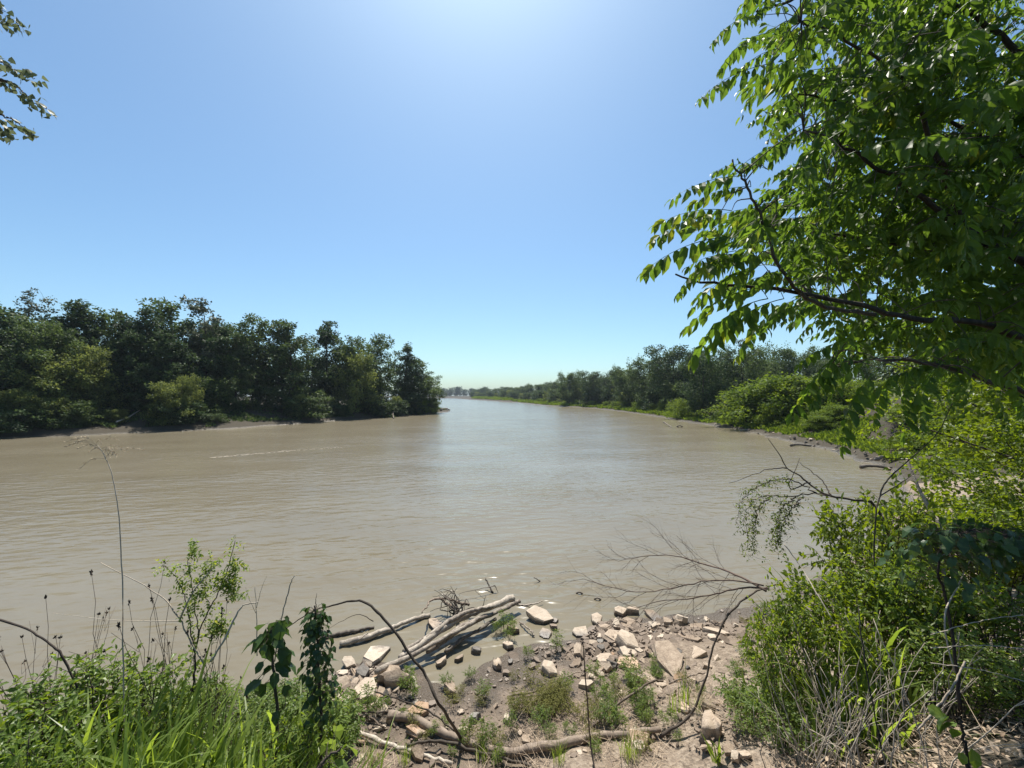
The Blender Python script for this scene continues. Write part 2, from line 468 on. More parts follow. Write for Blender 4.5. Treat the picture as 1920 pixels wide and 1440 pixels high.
# foam line drifting on the calm water off the wooded bank
m, nt, p = newmat("river foam")
p.inputs["Base Color"].default_value = (0.30, 0.26, 0.20, 1); p.inputs["Roughness"].default_value = 0.6
M['foam'] = m
r = rng(41); mb = MB()
A_, B_ = W(395, 858, EYE * F / (858 - HORIZON)), W(640, 838, EYE * F / (838 - HORIZON))
for k in range(300):
    t = r.random() ** 1.3; c = A_ + (B_ - A_) * t; c = c + np.array([0.6 * math.sin(t * 7), 0.5 * math.sin(t * 5), 0]) * 0.6 + r.normal(0, .10 + .16 * t, 3)
    s = abs(r.normal(.04, .04)) * (1 - .6 * t) + .01; a = np.arange(6) * PI / 3 + r.random()
    ring = np.stack([c[0] + s * 1.8 * np.cos(a), c[1] + s * .6 * np.sin(a), np.full(6, 0.004 + .00002 * k)], -1)
    mb.add(ring, [tuple(range(6))])
tag(link("foam_streak", mb.mesh("foam_streak", M['foam'])), "thin pale foam streak drifting on the brown water off the wooded bank", "foam", kind="stuff")
# ---------------------------------------------------------------- trees of the far banks
def make_tree(seed, Ht, R, nleaf, leaf, mat, style="tall", low=0.12, bark='bark'):
    """(trunk mesh, crown mesh): trunk with limbs, crown of leaf sprays gathered in clumps round the limb ends"""
    r = rng(seed); tb = MB(); cb = MB()
    lean = r.normal(0, .03, 2) * Ht
    hts = np.linspace(0, 1, 9)
    tr = np.stack([lean[0] * hts ** 2 + r.normal(0, .006 * Ht, 9) * hts, lean[1] * hts ** 2 + r.normal(0, .006 * Ht, 9) * hts, hts * Ht * .9], -1)
    r0 = .017 * Ht + .03
    tube(tb, tr, r0 * (1 - .88 * hts), 7)
    nl = {"tall": 22, "broad": 26, "sparse": 15, "shrub": 20}[style]
    clumps = []
    for k in range(nl):
        t = low + (0.93 - low) * ((k + r.random()) / nl)
        if style == "broad":   reach = R * math.sin(PI * min(1, max(0.12, (t - low * .5) / (1.08 - low * .5)))) ** .6; el = math.radians(20 + 50 * t + r.normal(0, 8))
        elif style == "shrub": reach = R * (1 - .55 * t) ** .7; el = math.radians(10 + 65 * t)
        else:                  reach = R * (0.62 + .5 * math.sin(PI * t ** .8)) * (1.12 - .62 * t); el = math.radians(38 + 34 * t + r.normal(0, 8))
        az = k * 2.399 + r.normal(0, .35)
        L = reach * r.uniform(.78, 1.15)
        b = np.array([np.interp(t * .97, hts, tr[:, i]) for i in range(3)])
        d = np.array([math.cos(az), math.sin(az), 0.0])
        e1 = b + d * L * .5 + np.array([0, 0, L * .5 * math.tan(el) * .55])
        e2 = b + d * L + np.array([0, 0, L * math.tan(el) * .55])
        e2[2] = min(e2[2], Ht * 1.0)
        line = curve([b, e1, e2], 6)
        tube(tb, line, np.linspace(r0 * .38 * (1.05 - t), .012, 6), 4, cap=False)
        for s in ((.45, .75, 1.0) if style != "sparse" else (.7, 1.0)):
            c = b + (e2 - b) * s + r.normal(0, .05 * R, 3)
            clumps.append((c, R * r.uniform(.20, .36) * (1.1 - .25 * t), r.random()))
    for k in range(5 if style != "shrub" else 4):
        c = tr[-1] + np.array([0, 0, .06 * Ht]) + r.normal(0, 1, 3) * np.array([.14 * R, .14 * R, .035 * Ht])
        clumps.append((c, R * r.uniform(.14, .26), r.random()))
    w = np.array([c[1] ** 2 for c in clumps]); w = w / w.sum()
    for (c, cr, ct), f in zip(clumps, w):
        n = max(8, int(nleaf * f))
        # a clump is made of a few sub-sprays, so that its edge is ragged
        sub = c + spherepts(r, 7) * cr * r.uniform(.35, .95, (7, 1)) * np.array([1, 1, .8])
        k = r.integers(0, 7, n)
        q = sub[k] + r.normal(0, 1, (n, 3)) * cr * np.array([.24, .24, .20])
        q[:, 2] = np.maximum(q[:, 2], .05)
        out = unit(q - c + r.normal(0, .25, (n, 3)) * cr)
        A = unit(out * .6 + r.normal(0, .7, (n, 3)) + np.array([0, 0, -.15]))
        N = unit(r.normal(0, .75, (n, 3)) + np.array([0, 0, .9]) + out * .4)
        L = leaf * r.uniform(.65, 1.35, n)
        leaves(cb, T_DIA, q, A, N, L, L * .62, np.clip(.5 + .75 * (ct - .5) + r.normal(0, .18, n), 0, 1))
    return [("trunk", tb.mesh("trunk", M[bark], True)), ("crown", cb.mesh("crown", M[mat]))]

TR = {
    'tall1': (make_tree(11, 16, 4.2, 11000, .36, 'leaf_dark'), 16), 'tall2': (make_tree(12, 16, 3.8, 10000, .36, 'leaf_dark'), 16),
    'tall3': (make_tree(13, 16, 4.8, 12000, .37, 'leaf_dark', low=.08), 16), 'mid1': (make_tree(14, 15, 4.6, 11000, .36, 'leaf_mid'), 15),
    'mid2': (make_tree(15, 15, 4.2, 10000, .35, 'leaf_mid', low=.06), 15), 'broad1': (make_tree(16, 13, 5.6, 13000, .36, 'leaf_mid', "broad"), 13),
    'broad2': (make_tree(17, 13, 5.2, 12000, .36, 'leaf_dark', "broad"), 13), 'sparse1': (make_tree(18, 17, 3.6, 2800, .34, 'leaf_grey', "sparse", .4), 17),
    'sparse2': (make_tree(19, 17, 3.4, 4200, .36, 'leaf_grey', "sparse", .3), 17), 'willow1': (make_tree(20, 6, 3.2, 9000, .24, 'leaf_willow', "shrub", .03), 6),
    'willow2': (make_tree(21, 6, 2.8, 8000, .24, 'leaf_willow', "shrub", .03), 6), 'shrub1': (make_tree(22, 4, 2.8, 6000, .22, 'leaf_bank', "shrub", .03), 4),
    'shrub2': (make_tree(23, 4, 3.2, 6500, .22, 'leaf_bank', "shrub", .03), 4), 'under1': (make_tree(24, 5, 3.4, 6000, .30, 'leaf_dark', "shrub", .02), 5),
    'under2': (make_tree(25, 5, 3.6, 6000, .30, 'leaf_mid', "shrub", .02), 5),
    'far1': (make_tree(26, 18, 6, 1500, 1.1, 'leaf_far', "broad"), 18), 'far2': (make_tree(27, 18, 5.5, 1400, 1.1, 'leaf_far', "broad"), 18),
}
RT = rng(77)
def plant(kind, x, y, ht, label, cat="tree", group=None, wide=1.0, name=None, rz=None):
    parts, h0 = TR[kind]
    s = ht * (.95 if h0 > 10 else 1.0) / h0
    z = max(H(x, y), 0) - .12
    nm = name or {"wil": "willow_bush", "shr": "bank_shrub", "und": "undergrowth_shrub"}.get(kind[:3], "woodland_tree")
    return thing(nm, parts, (x, y, z), RT.uniform(0, 6.28) if rz is None else rz, (s * wide, s * wide, s), label, cat, group)

def left_shore(u):
    """waterline of the wooded bank at photograph column u -> (x, y)"""
    us = [-500, -150, 0, 150, 400, 560, 700, 800, 832]; ds = [32, 41, 47, 51, 59.5, 72, 89, 110, 125]
    d = np.interp(u, us, ds); return (u - 960) / F * d, d

def left_tree(kind, u, v, back, label, wide=1.0, group=None, cat="tree", **k):
    x, y = left_shore(u); y = y + back; x = (u - 960) / F * y
    top = EYE + (HORIZON - v) / F * y
    return plant(kind, x, y, top - max(H(x, y), 0) + .1, label, cat, group, wide, **k)

NEARBY = [(-90, "the outermost tall tree"), (6, "the tall dark edge tree"), (46, "the half-bare grey tree"), (130, "the dark pointed treetop"), (210, "the mid green treetop"), (272, "the dark spiky treetop"),
          (330, "the lone rounded willow"), (386, "the pale airy poplar"), (430, "the dark tree past the poplar"), (482, "the broad green crown"), (545, "the flat-topped crown"), (612, "the dark slender treetop"),
          (668, "the pale hanging willow"), (710, "the notch of sky"), (765, "the wooded point"), (810, "the tip of the wooded point")]
def near(u): return min(NEARBY, key=lambda q: abs(q[0] - u))[1]
GL = "tall trees of the wooded bank across the water"
for a in [
    ('tall3', 6, 562, 9, "tall dark tree at the outer edge of the view on the wooded bank", 1.1),
    ('sparse1', 46, 546, 16, "thin grey half-bare tree rising above the dark trees on the wooded bank", 1.0),
    ('tall1', 112, 600, 9, "dark tree just below the half-bare grey tree on the wooded bank", 1.0),
    ('tall2', 148, 563, 11, "dark pointed treetop beside the half-bare grey tree, wooded bank", 1.15),
    ('mid1', 205, 580, 12, "mid green treetop between two dark pointed crowns on the wooded bank", 1.0),
    ('tall2', 272, 574, 9, "dark spiky treetop next to the pale airy poplar, wooded bank", .95),
    ('mid2', 326, 563, 13, "rounded green treetop directly beside the pale airy poplar", 1.0),
    ('sparse2', 386, 556, 12, "pale airy poplar, tallest see-through crown of the wooded bank", 1.1),
    ('tall1', 428, 606, 9, "dark tree standing right after the pale airy poplar, wooded bank", 1.0),
    ('mid1', 482, 595, 11, "broad green crown midway along the wooded bank's skyline", 1.05),
    ('mid2', 545, 602, 9, "flat-topped green crown before the dark slender treetop, wooded bank", 1.1),
    ('tall2', 612, 597, 12, "dark slender treetop poking above its neighbours halfway to the point", .8),
    ('mid1', 655, 630, 8, "green tree with a sloping crown past the dark slender treetop", 1.0),
    ('mid2', 702, 627, 10, "round green treetop next to the notch of sky near the point", 1.0),
    ('tall1', 758, 645, 8, "dark tree after the notch of sky near the wooded point", 1.0),
    ('mid2', 786, 676, 4, "smaller rounded tree stepping down to the wooded point", 1.25),
    ('mid1', 806, 704, 1.5, "lowest green tree, last of the row at the wooded point", 1.0),
]: left_tree(a[0], a[1], a[2], a[3], a[4], a[5] * (1.0 if a[0][:6] == 'sparse' else 1.15), GL)
# the mass of trees between and behind them
for k in range(34):
    u = -160 + 27.5 * k + RT.normal(0, 9)
    if u > 790: u = RT.uniform(200, 780)
    sky_v = np.interp(u, [-200, 0, 148, 270, 400, 612, 700, 800], [575, 572, 585, 590, 585, 618, 642, 690])
    left_tree(['tall1', 'tall3', 'mid2', 'tall2', 'mid1'][k % 5], u, sky_v + RT.uniform(14, 75), RT.uniform(5, 18),
              "dark green tree in the dense mass beside " + near(u), RT.uniform(.9, 1.2), "trees filling the wooded bank")
for k in range(30):
    u = -140 + 32 * k + RT.normal(0, 8)
    if u > 812: u = RT.uniform(0, 800)
    left_tree(['under1', 'under2', 'under1'][k % 3], u, np.interp(u, [0, 400, 800], [738, 738, 746]) + RT.uniform(-26, 16), RT.uniform(5.0, 9.5),
              "dark undergrowth shrub at the trees' foot, below " + near(u), RT.uniform(.85, 1.25), "undergrowth along the wooded bank", "shrub")
for k in range(26):  # low bushes added to darken the pale ledge with shade
    u = RT.uniform(-60, 815)
    left_tree(['under1', 'under2'][k % 2], u, np.interp(u, [0, 400, 800], [780, 770, 760]) + RT.uniform(-22, 14), RT.uniform(.9, 3.2),
              "low dark bush added to shade the mud ledge, below " + near(u), RT.uniform(1.3, 2.0), "low bushes on the wooded bank's mud ledge", "bush", name="ledge_bush")
for a in [
    ('willow1', 118, 668, 4.2, "large pale green willow at the water's edge of the wooded bank", 1.0),
    ('willow2', 186, 655, 6.0, "yellowish willow just behind the large pale green willow", .8),
    ('willow2', 40, 735, 2.2, "low willow bush nearest the frame edge, over the brown water", 1.2),
    ('willow1', 95, 748, 1.6, "dark low willow overhanging the water below the large willow", 1.1),
    ('willow2', 322, 722, 1.6, "rounded pale willow standing alone at the wooded bank's waterline", .95),
    ('willow1', 352, 708, 2.6, "upright pale willow leaning out behind the rounded willow", .6),
    ('willow2', 225, 768, 2.0, "small weedy willow between the two big willows, over a mud ledge", 1.2),
    ('willow1', 668, 668, 3.5, "pale willow hanging over the shaded waterline near the point", .7),
    ('willow2', 742, 745, 1.2, "little light green bush at the waterline before the point", .8),
    ('shrub1', 790, 752, 1.2, "low yellow green shrub on the tip of the wooded point", 1.2),
    ('shrub2', 812, 756, .6, "lowest sunlit shrub at the very end of the wooded point", 1.0),
    ('willow1', 565, 742, 2.4, "ragged shrub trailing in shade midway along the wooded bank", .8),
]: left_tree(a[0], a[1], a[2], a[3], a[4], a[5], "willows and bushes at the wooded bank's waterline", "bush")

# ---- outer bank
def shore_r(y):
    ys = [9.6, 14, 19, 26, 34, 45, 60, 78, 100, 130, 160, 208, 300, 410, 536, 650, 760]
    xs = [5, 13, 19, 25, 28.3, 31, 33.5, 33, 34.5, 34, 31, 16, 2, -25, -60, -85, -110]
    return float(np.interp(y, ys, xs))

def right_tree(kind, u, v, y, label, wide=1.0, group=None, cat="tree", **k):
    x = (u - 960) / F * y; top = EYE + (HORIZON - v) / F * y
    return plant(kind, x, y, top - max(H(x, y), 0) + .1, label, cat, group, wide, **k)

GR = "big trees on the outer bank"
for a in [
    ('broad2', 1318, 660, 80, "dark tree leaning over the water's edge of the outer bank", .85),
    ('broad1', 1392, 655, 84, "olive rounded tree beside the dark leaning tree, outer bank", .9),
    ('sparse2', 1405, 632, 98, "wispy tall tree showing behind the olive rounded tree", 1.2),
    ('broad2', 1262, 652, 112, "tall domed tree where the outer bank's wood steps up", 1.1),
    ('tall3', 1300, 650, 104, "dark tree behind the leaning tree on the outer bank", 1.1),
    ('broad1', 1218, 672, 122, "green domed tree on the shoulder of the outer bank's wood", 1.0),
    ('broad1', 1482, 652, 105, "separate round tree with sky below its crown, outer bank", 1.0),
    ('broad2', 1540, 668, 95, "dark round tree behind the hanging leaves on the outer bank", 1.0),
    ('broad1', 1180, 690, 140, "rounded tree next down the outer bank's skyline", 1.0),
    ('tall3', 1150, 688, 165, "small dark knob of a tree on the outer bank's skyline", 1.0),
    ('broad2', 1112, 698, 175, "low domed tree midway down the outer bank's skyline", 1.1),
    ('broad1', 1068, 699, 190, "dark dome standing proud on the receding outer bank", 1.0),
]: right_tree(a[0], a[1], a[2], a[3], a[4], a[5], GR)
for k in range(44):
    y = 92 * (1.048 ** k)
    x = shore_r(y) + RT.uniform(14, 24) + y * .02
    plant(['broad1', 'mid2', 'broad1', 'mid1', 'broad2'][k % 5], x, y, RT.uniform(10.0, 12.8), "green tree in the row receding along the outer bank", "tree",
          "trees receding along the outer bank", RT.uniform(1.25, 1.6))
for k in range(34):
    y = 104 * (1.056 ** k)
    x = shore_r(y) + RT.uniform(7, 11) + y * .012
    plant(['under2', 'willow1', 'under1', 'willow2', 'under2'][k % 5], x, y, RT.uniform(4.5, 7.5), "rounded bush in front of the outer bank's trees", "bush",
          "bushes receding along the outer bank", RT.uniform(1.0, 1.35), name="bank_bush")
for k in range(16):
    y = 92 * (1.07 ** k)
    x = shore_r(y) + RT.uniform(4.2, 6.0) + y * .008
    plant(['shrub1', 'shrub2'][k % 2], x, y, RT.uniform(1.6, 2.6), "low sunlit shrub on the grassy strip of the outer bank", "shrub",
          "low shrubs along the outer bank", RT.uniform(1.2, 1.7))
for a in [
    ('shrub1', 1400, 735, 62, "bright green shrub above the dark root hollow, outer bank", 1.5),
    ('shrub2', 1440, 722, 60, "bright shrub crowning the bank behind the root hollow", 1.5),
    ('shrub1', 1478, 712, 58, "yellow green shrub on top of the cut bank beside the hanging leaves", 1.5),
    ('shrub2', 1520, 716, 56, "sunlit shrub behind the tip of the hanging leaves, cut bank top", 1.5),
    ('shrub1', 1575, 718, 50, "shrub topping the bare earth slope of the cut bank", 1.4),
    ('shrub2', 1640, 716, 46, "shrub above the gullied slope of the cut bank", 1.4),
    ('shrub1', 1710, 712, 43, "shrub behind the leaf screen on top of the cut bank", 1.5),
    ('shrub2', 1795, 705, 40, "shrub at the near end of the cut bank's top edge", 1.5),
    ('shrub1', 1880, 700, 37, "shrub at the frame edge on top of the cut bank", 1.5),
    ('shrub2', 1290, 752, 84, "weedy shrub at the water beside the dark leaning tree", 1.4),
    ('shrub1', 1455, 760, 55, "low shrub halfway down the cut bank by the root hollow", 1.3),
]: right_tree(a[0], a[1], a[2], a[3], a[4], a[5], "sunlit shrubs on the cut bank", "shrub")
for k in range(9):
    right_tree(['mid1', 'broad1', 'mid2'][k % 3], 1560 + 48 * k, 655 + RT.uniform(-25, 25), RT.uniform(55, 80), "tree half hidden behind the hanging leaves, above the cut bank", 1.1,
               "trees above the cut bank")
for k in range(26):
    y = 120 * (1.07 ** k)
    x = shore_r(y) + RT.uniform(34, 60) + y * .05
    plant(['broad1', 'tall3', 'mid1', 'broad2'][k % 4], x, y, RT.uniform(11, 15), "tree standing deep in the wood behind the outer bank's front row", "tree",
          "trees deeper in the outer bank's wood", RT.uniform(1.2, 1.6))
# ---- the wood closing the far end of the reach
for k in range(30):
    plant(['far1', 'far2'][k % 2], -240 + 6.2 * k + RT.normal(0, 2), 885 + RT.uniform(0, 25) + (12 if k < 8 else 0), RT.uniform(15, 22),
          "small bluish tree in the far wood closing the reach", "tree", "trees of the far wood", RT.uniform(1.0, 1.4), name="distant_tree")

for k in range(14):
    y = RT.uniform(27, 58); d_ = RT.uniform(2.5, 10); x = shore_r(y) + d_
    plant(['shrub1', 'shrub2'][k % 2], x, y, RT.uniform(.7, 1.5), "low green shrub clinging to the slope of the cut bank", "shrub", "low shrubs on the cut bank's slope", RT.uniform(1.6, 2.4))
# ---- grass and weeds of the far banks (nobody could count them)
r = rng(90); mb = MB()
n = 66000
yy = 24 * (22 ** r.random(n)); dd = .9 + np.where((r.random(n) < .5) & (yy < 75), r.uniform(0, 18, n), np.abs(r.normal(0, 4.0, n))) + yy * .006
xx = np.array([shore_r(v) for v in yy]) + dd
m_ = 16000; yy[:m_] = r.uniform(19, 62, m_); xx[:m_] = np.array([shore_r(v) for v in yy[:m_]]) + r.uniform(.8, 19, m_)
zz = height(xx, yy)
k = (zz > .12) & (vnoise(xx / 3, yy / 3, 51) + vnoise(xx / 1.1, yy / 1.1, 52) * .5 > -.4 + .22 * ((yy < 52) & (zz > 1.2) & (zz < 4.6)))
xx, yy, zz = xx[k], yy[k], zz[k]; n = len(xx)
L = (.28 + .0028 * yy) * r.uniform(.6, 1.5, n)
A = unit(np.stack([r.normal(0, .6, n), r.normal(0, .6, n), np.ones(n)], -1))
leaves(mb, T_DIA, np.stack([xx, yy, zz - .03], -1), A, unit(r.normal(0, 1, (n, 3))), L, L * .45, np.clip(.5 + .3 * vnoise(xx / 5, yy / 5, 53) + r.normal(0, .2, n), 0, 1))
tag(link("bank_grass", mb.mesh("bank_grass", M['leaf_bank'])), "green grass and low weeds covering the outer bank", "grass", kind="stuff")
mb = MB(); n = 15000
uu = r.uniform(-100, 835, n); back = np.abs(r.normal(0, 3.2, n)) + .5
sh = np.array([left_shore(q) for q in uu]); yy = sh[:, 1] + back; xx = (uu - 960) / F * yy; zz = height(xx, yy)
k = (vnoise(xx / 2.5, yy / 2.5, 55) > -.25) & (zz > .1); xx, yy, zz = xx[k], yy[k], zz[k]; n = len(xx)
L = r.uniform(.2, .55, n)
leaves(mb, T_DIA, np.stack([xx, yy, zz - .03], -1), unit(np.stack([r.normal(0, .6, n), r.normal(0, .6, n), np.ones(n)], -1)), unit(r.normal(0, 1, (n, 3))), L, L * .5, r.random(n))
tag(link("bank_weeds", mb.mesh("bank_weeds", M['leaf_mid'])), "low weeds along the mud ledge of the wooded bank", "weeds", kind="stuff")
# ---------------------------------------------------------------- near shore: stones
def slab_rings(r, flat, n, wob=.10):
    """broken limestone: an irregular outline, cut by a worn edge above and below"""
    a = np.sort(np.linspace(0, 2 * PI, n, endpoint=False) + r.uniform(-.3, .3, n) * 2 * PI / n)
    rad = .5 * r.uniform(.62, 1.12, n); asp = r.uniform(.6, .95)
    tilt = r.normal(0, .10, 2)
    V = []
    for z, s in ((-.5, .93), (-.3, 1.0), (.05, 1.02), (.42, .98), (.5, .93)):
        q = np.stack([np.cos(a) * rad * s, np.sin(a) * rad * s * asp, np.full(n, z * flat)], -1)
        q[:, :2] += r.normal(0, .022, (n, 2)); q[:, 2] += r.normal(0, wob * .22 * flat, n) + (q[:, :2] @ tilt) * flat * 1.2
        V.append(q)
    V.append(np.array([[0, 0, -.5 * flat], [r.normal(0, .1), r.normal(0, .1), (.5 + r.normal(0, .06)) * flat]]))
    V = np.concatenate(V); j = np.arange(n); j1 = (j + 1) % n
    quads = np.concatenate([np.stack([k * n + j, k * n + j1, k * n + n + j1, k * n + n + j], -1) for k in range(4)])
    tris = np.concatenate([np.stack([j1, j, np.full(n, 5 * n)], -1), np.stack([4 * n + j, 4 * n + j1, np.full(n, 5 * n + 1)], -1)])
    return V, quads, tris
def rock_mesh(name, seed, flat, mat, n=9, smooth=False):
    V, q, t = slab_rings(rng(seed), flat, n, .35 if smooth else .10)
    return MB().add(V, [q, t]).mesh(name, mat, smooth)

def rockmat(name, a, b, c, wetline=True):
    m, nt, p = newmat(name)
    tc = nt.nodes.new("ShaderNodeTexCoord"); oi = nt.nodes.new("ShaderNodeObjectInfo")
    geo = nt.nodes.new("ShaderNodeNewGeometry")
    n1 = noise(nt, geo.outputs["Position"], 9, 6, .62); n2 = noise(nt, geo.outputs["Position"], 55, 4, .6)
    f = math_(nt, 'ADD', math_(nt, 'MULTIPLY', math_(nt, 'ADD', n1, n2), .5), math_(nt, 'MULTIPLY', math_(nt, 'SUBTRACT', oi.outputs["Random"], .5), .38))
    col = ramp(nt, f, [(.3, a), (.5, b), (.72, c)])
    if wetline:      # stones standing in the shallows are wet and muddy up to the lapping line
        sp = nt.nodes.new("ShaderNodeSeparateXYZ"); nt.links.new(geo.outputs["Position"], sp.inputs[0])
        w = maprange(nt, math_(nt, 'ADD', sp.outputs[2], math_(nt, 'MULTIPLY', n1, .05)), .06, .11)
        col = mixc(nt, w, (.085, .066, .05), col)
        so = nt.nodes.new("ShaderNodeSeparateXYZ"); nt.links.new(tc.outputs["Generated"], so.inputs[0])
        silt_ = maprange(nt, math_(nt, 'ADD', so.outputs[2], math_(nt, 'MULTIPLY', math_(nt, 'SUBTRACT', n1, .5), .9)), .25, .55)
        col = mixc(nt, silt_, (.17, .13, .098), col)        # caked silt round the foot
        nt.links.new(maprange(nt, sp.outputs[2], .03, .1, .4, .9), p.inputs["Roughness"])
    else: p.inputs["Roughness"].default_value = .9
    nt.links.new(col, p.inputs["Base Color"])
    bump(nt, math_(nt, 'ADD', n1, math_(nt, 'MULTIPLY', n2, .5)), p, .7, .02)
    return m
M['rock'] = rockmat("tan limestone", (.20, .148, .105), (.35, .275, .205), (.47, .395, .31))
M['rock_dark'] = rockmat("dark grey stone", (.055, .05, .045), (.12, .105, .09), (.21, .19, .165))
M['rock_moss'] = rockmat("mossy stone", (.07, .065, .03), (.13, .12, .06), (.24, .2, .13))
M['rock_rust'] = rockmat("rusty tan stone", (.26, .165, .10), (.40, .28, .19), (.52, .41, .3))
SLAB = [rock_mesh("flat_rock", 100 + k, .22, M['rock'], 5 + k % 3) for k in range(8)]
BLOCK = [rock_mesh("block_rock", 120 + k, .55, M['rock'], 5 + k % 2) for k in range(6)]
ROUND = [rock_mesh("rounded_rock", 140 + k, .6, M['rock'], 11, True) for k in range(3)]
RUST = [rock_mesh("rusty_rock", 150 + k, .26, M['rock_rust'], 6) for k in range(3)]
DARK = [rock_mesh("dark_rock", 160 + k, .6, M['rock_dark'], 9) for k in range(3)]
MOSS = [rock_mesh("mossy_rock", 170, .5, M['rock_moss'], 9)]
RK = rng(500)
GROCK = "broken limestone pieces on the shore"
def rock(pool, u, v, wpx, label, lift=.18, tilt=.14, sz=1.0, rz=None, sy=1.0, nm="rock"):
    g = G(u, v); w = wpx / F * g[1] * 1.08
    me = pool[RK.integers(len(pool))]
    h = (max(q.co.z for q in me.vertices)) * w * sz
    return thing(nm, me, (g[0], g[1], g[2] + h * lift), RK.uniform(0, 6.28) if rz is None else rz, (w, w * sy, w * sz), label, "rock", GROCK,
                 (RK.normal(0, tilt), RK.normal(0, tilt)))
for a in [
    (SLAB, 817, 1176, 42, "flat slab wedged beneath the bleached log pile"),
    (SLAB, 1014, 1160, 50, "long flat slab lying alone in the shallows, dark underside", .9),
    (SLAB, 1036, 1166, 22, "thin flat stone touching the lone slab in the shallows"),
    (BLOCK, 960, 1184, 27, "pale block among green sprouts at the end of the log pile"),
    (BLOCK, 952, 1214, 24, "pale block on wet mud below the sprouts by the log pile"),
    (SLAB, 1021, 1192, 28, "pale stone on the mud beside the crooked little root"),
    (BLOCK, 1038, 1178, 16, "small square stone just landward of the lone slab"),
    (ROUND, 932, 1252, 27, "round pink-tan stone alone on the open mud"),
    (DARK, 957, 1244, 13, "round black stone beside the pink-tan stone on the mud"),
    (BLOCK, 829, 1248, 26, "upright wet stone below the foot of the log pile"),
    (ROUND, 738, 1282, 52, "big pale flat-faced boulder beside the arched dark branch"),
    (DARK, 679, 1270, 34, "dark grey rounded stone among pale rubble at the mud spit"),
    (SLAB, 688, 1300, 66, "wide pale slab under the dark grey stone", .5),
    (MOSS, 703, 1280, 24, "mossy brown stone tucked between the boulder and the dark stone"),
    (BLOCK, 843, 1300, 36, "angular stone with a black shadowed hollow beneath it"),
    (RUST, 788, 1338, 46, "tan slab leaning just behind the big dark log"),
    (RUST, 782, 1376, 40, "rust-tinted slab in front of the big dark log's tip"),
    (SLAB, 704, 1232, 60, "muddy ledge stone at the tip of the mud spit"),
    (BLOCK, 655, 1250, 34, "pale stone at the water's edge of the mud spit"),
    (DARK, 893, 1224, 20, "small dark stone in wet mud under the log pile"),
    (BLOCK, 861, 1238, 20, "little stone between the upright wet stone and the mud"),
    (SLAB, 1088, 1190, 40, "table-like slab with a pale top and black underside"),
    (BLOCK, 1163, 1154, 28, "pointed pale block at the waterline under the bare branches"),
    (BLOCK, 1186, 1150, 27, "square grey block touching the tips of the bare branches"),
    (SLAB, 1157, 1196, 56, "long tan slab in the middle of the stone heap"),
    (SLAB, 1182, 1172, 40, "tilted slab behind the long tan slab in the heap"),
    (BLOCK, 1174, 1212, 46, "bulky pale boulder in front of the long tan slab"),
    (DARK, 1127, 1220, 21, "small dark cube of stone beside the bulky pale boulder"),
    (SLAB, 1179, 1226, 40, "pale stone fronting the bulky boulder in the heap"),
    (SLAB, 1140, 1240, 38, "thin white flagstone below the small dark cube"),
    (RUST, 1180, 1248, 44, "tilted orange-tan slab casting a deep shadow"),
    (BLOCK, 1204, 1282, 56, "big tan block half buried in grass below the stone heap"),
    (SLAB, 1293, 1198, 50, "flat tan slab near the arched thorny branch"),
    (SLAB, 1343, 1188, 48, "flat slab behind the arched thorny branch"),
    (SLAB, 1304, 1180, 38, "narrow slab on the far side of the heap toward the bush"),
    (SLAB, 1254, 1238, 96, "broad pale ledge of stone lying in the sand", .4),
    (SLAB, 1300, 1225, 60, "pale flat ledge next to the broad ledge, before the bush"),
    (ROUND, 1333, 1384, 56, "large pale boulder among leaves beside the strap-leaved plant", .05),
    (SLAB, 1199, 1384, 46, "pale slab under the dead log near the grass clump"),
    (BLOCK, 1117, 1168, 26, "grey chunk at the near corner of the stone heap by the water"),
    (SLAB, 1225, 1158, 34, "grey slab at the waterline below the bare branches"),
    (BLOCK, 1252, 1172, 28, "chunk of stone behind the narrow slab, near the water"),
    (SLAB, 1228, 1196, 36, "tan slab between the long slab and the flat slab"),
    (BLOCK, 1100, 1290, 30, "pale lump beside the thin upright stake"),
]: rock(*a)
# loose rubble: many alike
n = 0
for k in range(2500):
    if n >= 290: break
    q = RK.random()
    if q < .55: u, v = RK.normal(1215, 85), RK.normal(1200, 34)
    elif q < .78: u, v = RK.normal(710, 60), RK.normal(1275, 32)
    else: u, v = RK.uniform(625, 1400), RK.uniform(1180, 1435)
    g = G(u, v)
    if g[2] < .03 or river_dist(np.array([g[0]]), np.array([g[1]]))[0] < -.05: continue
    s = float(np.clip(RK.lognormal(-1.95, .45), .07, .36))
    pool = (SLAB, SLAB, SLAB, RUST, BLOCK, SLAB, DARK, BLOCK)[RK.integers(8)]
    thing("small_stone", pool[RK.integers(len(pool))], (g[0], g[1], g[2] + s * .08), RK.uniform(0, 6.28), (s, s, s), "small loose stone in the rubble of the near shore", "stone",
          "loose stones of the near shore", (RK.normal(0, .3), RK.normal(0, .3)))
    n += 1
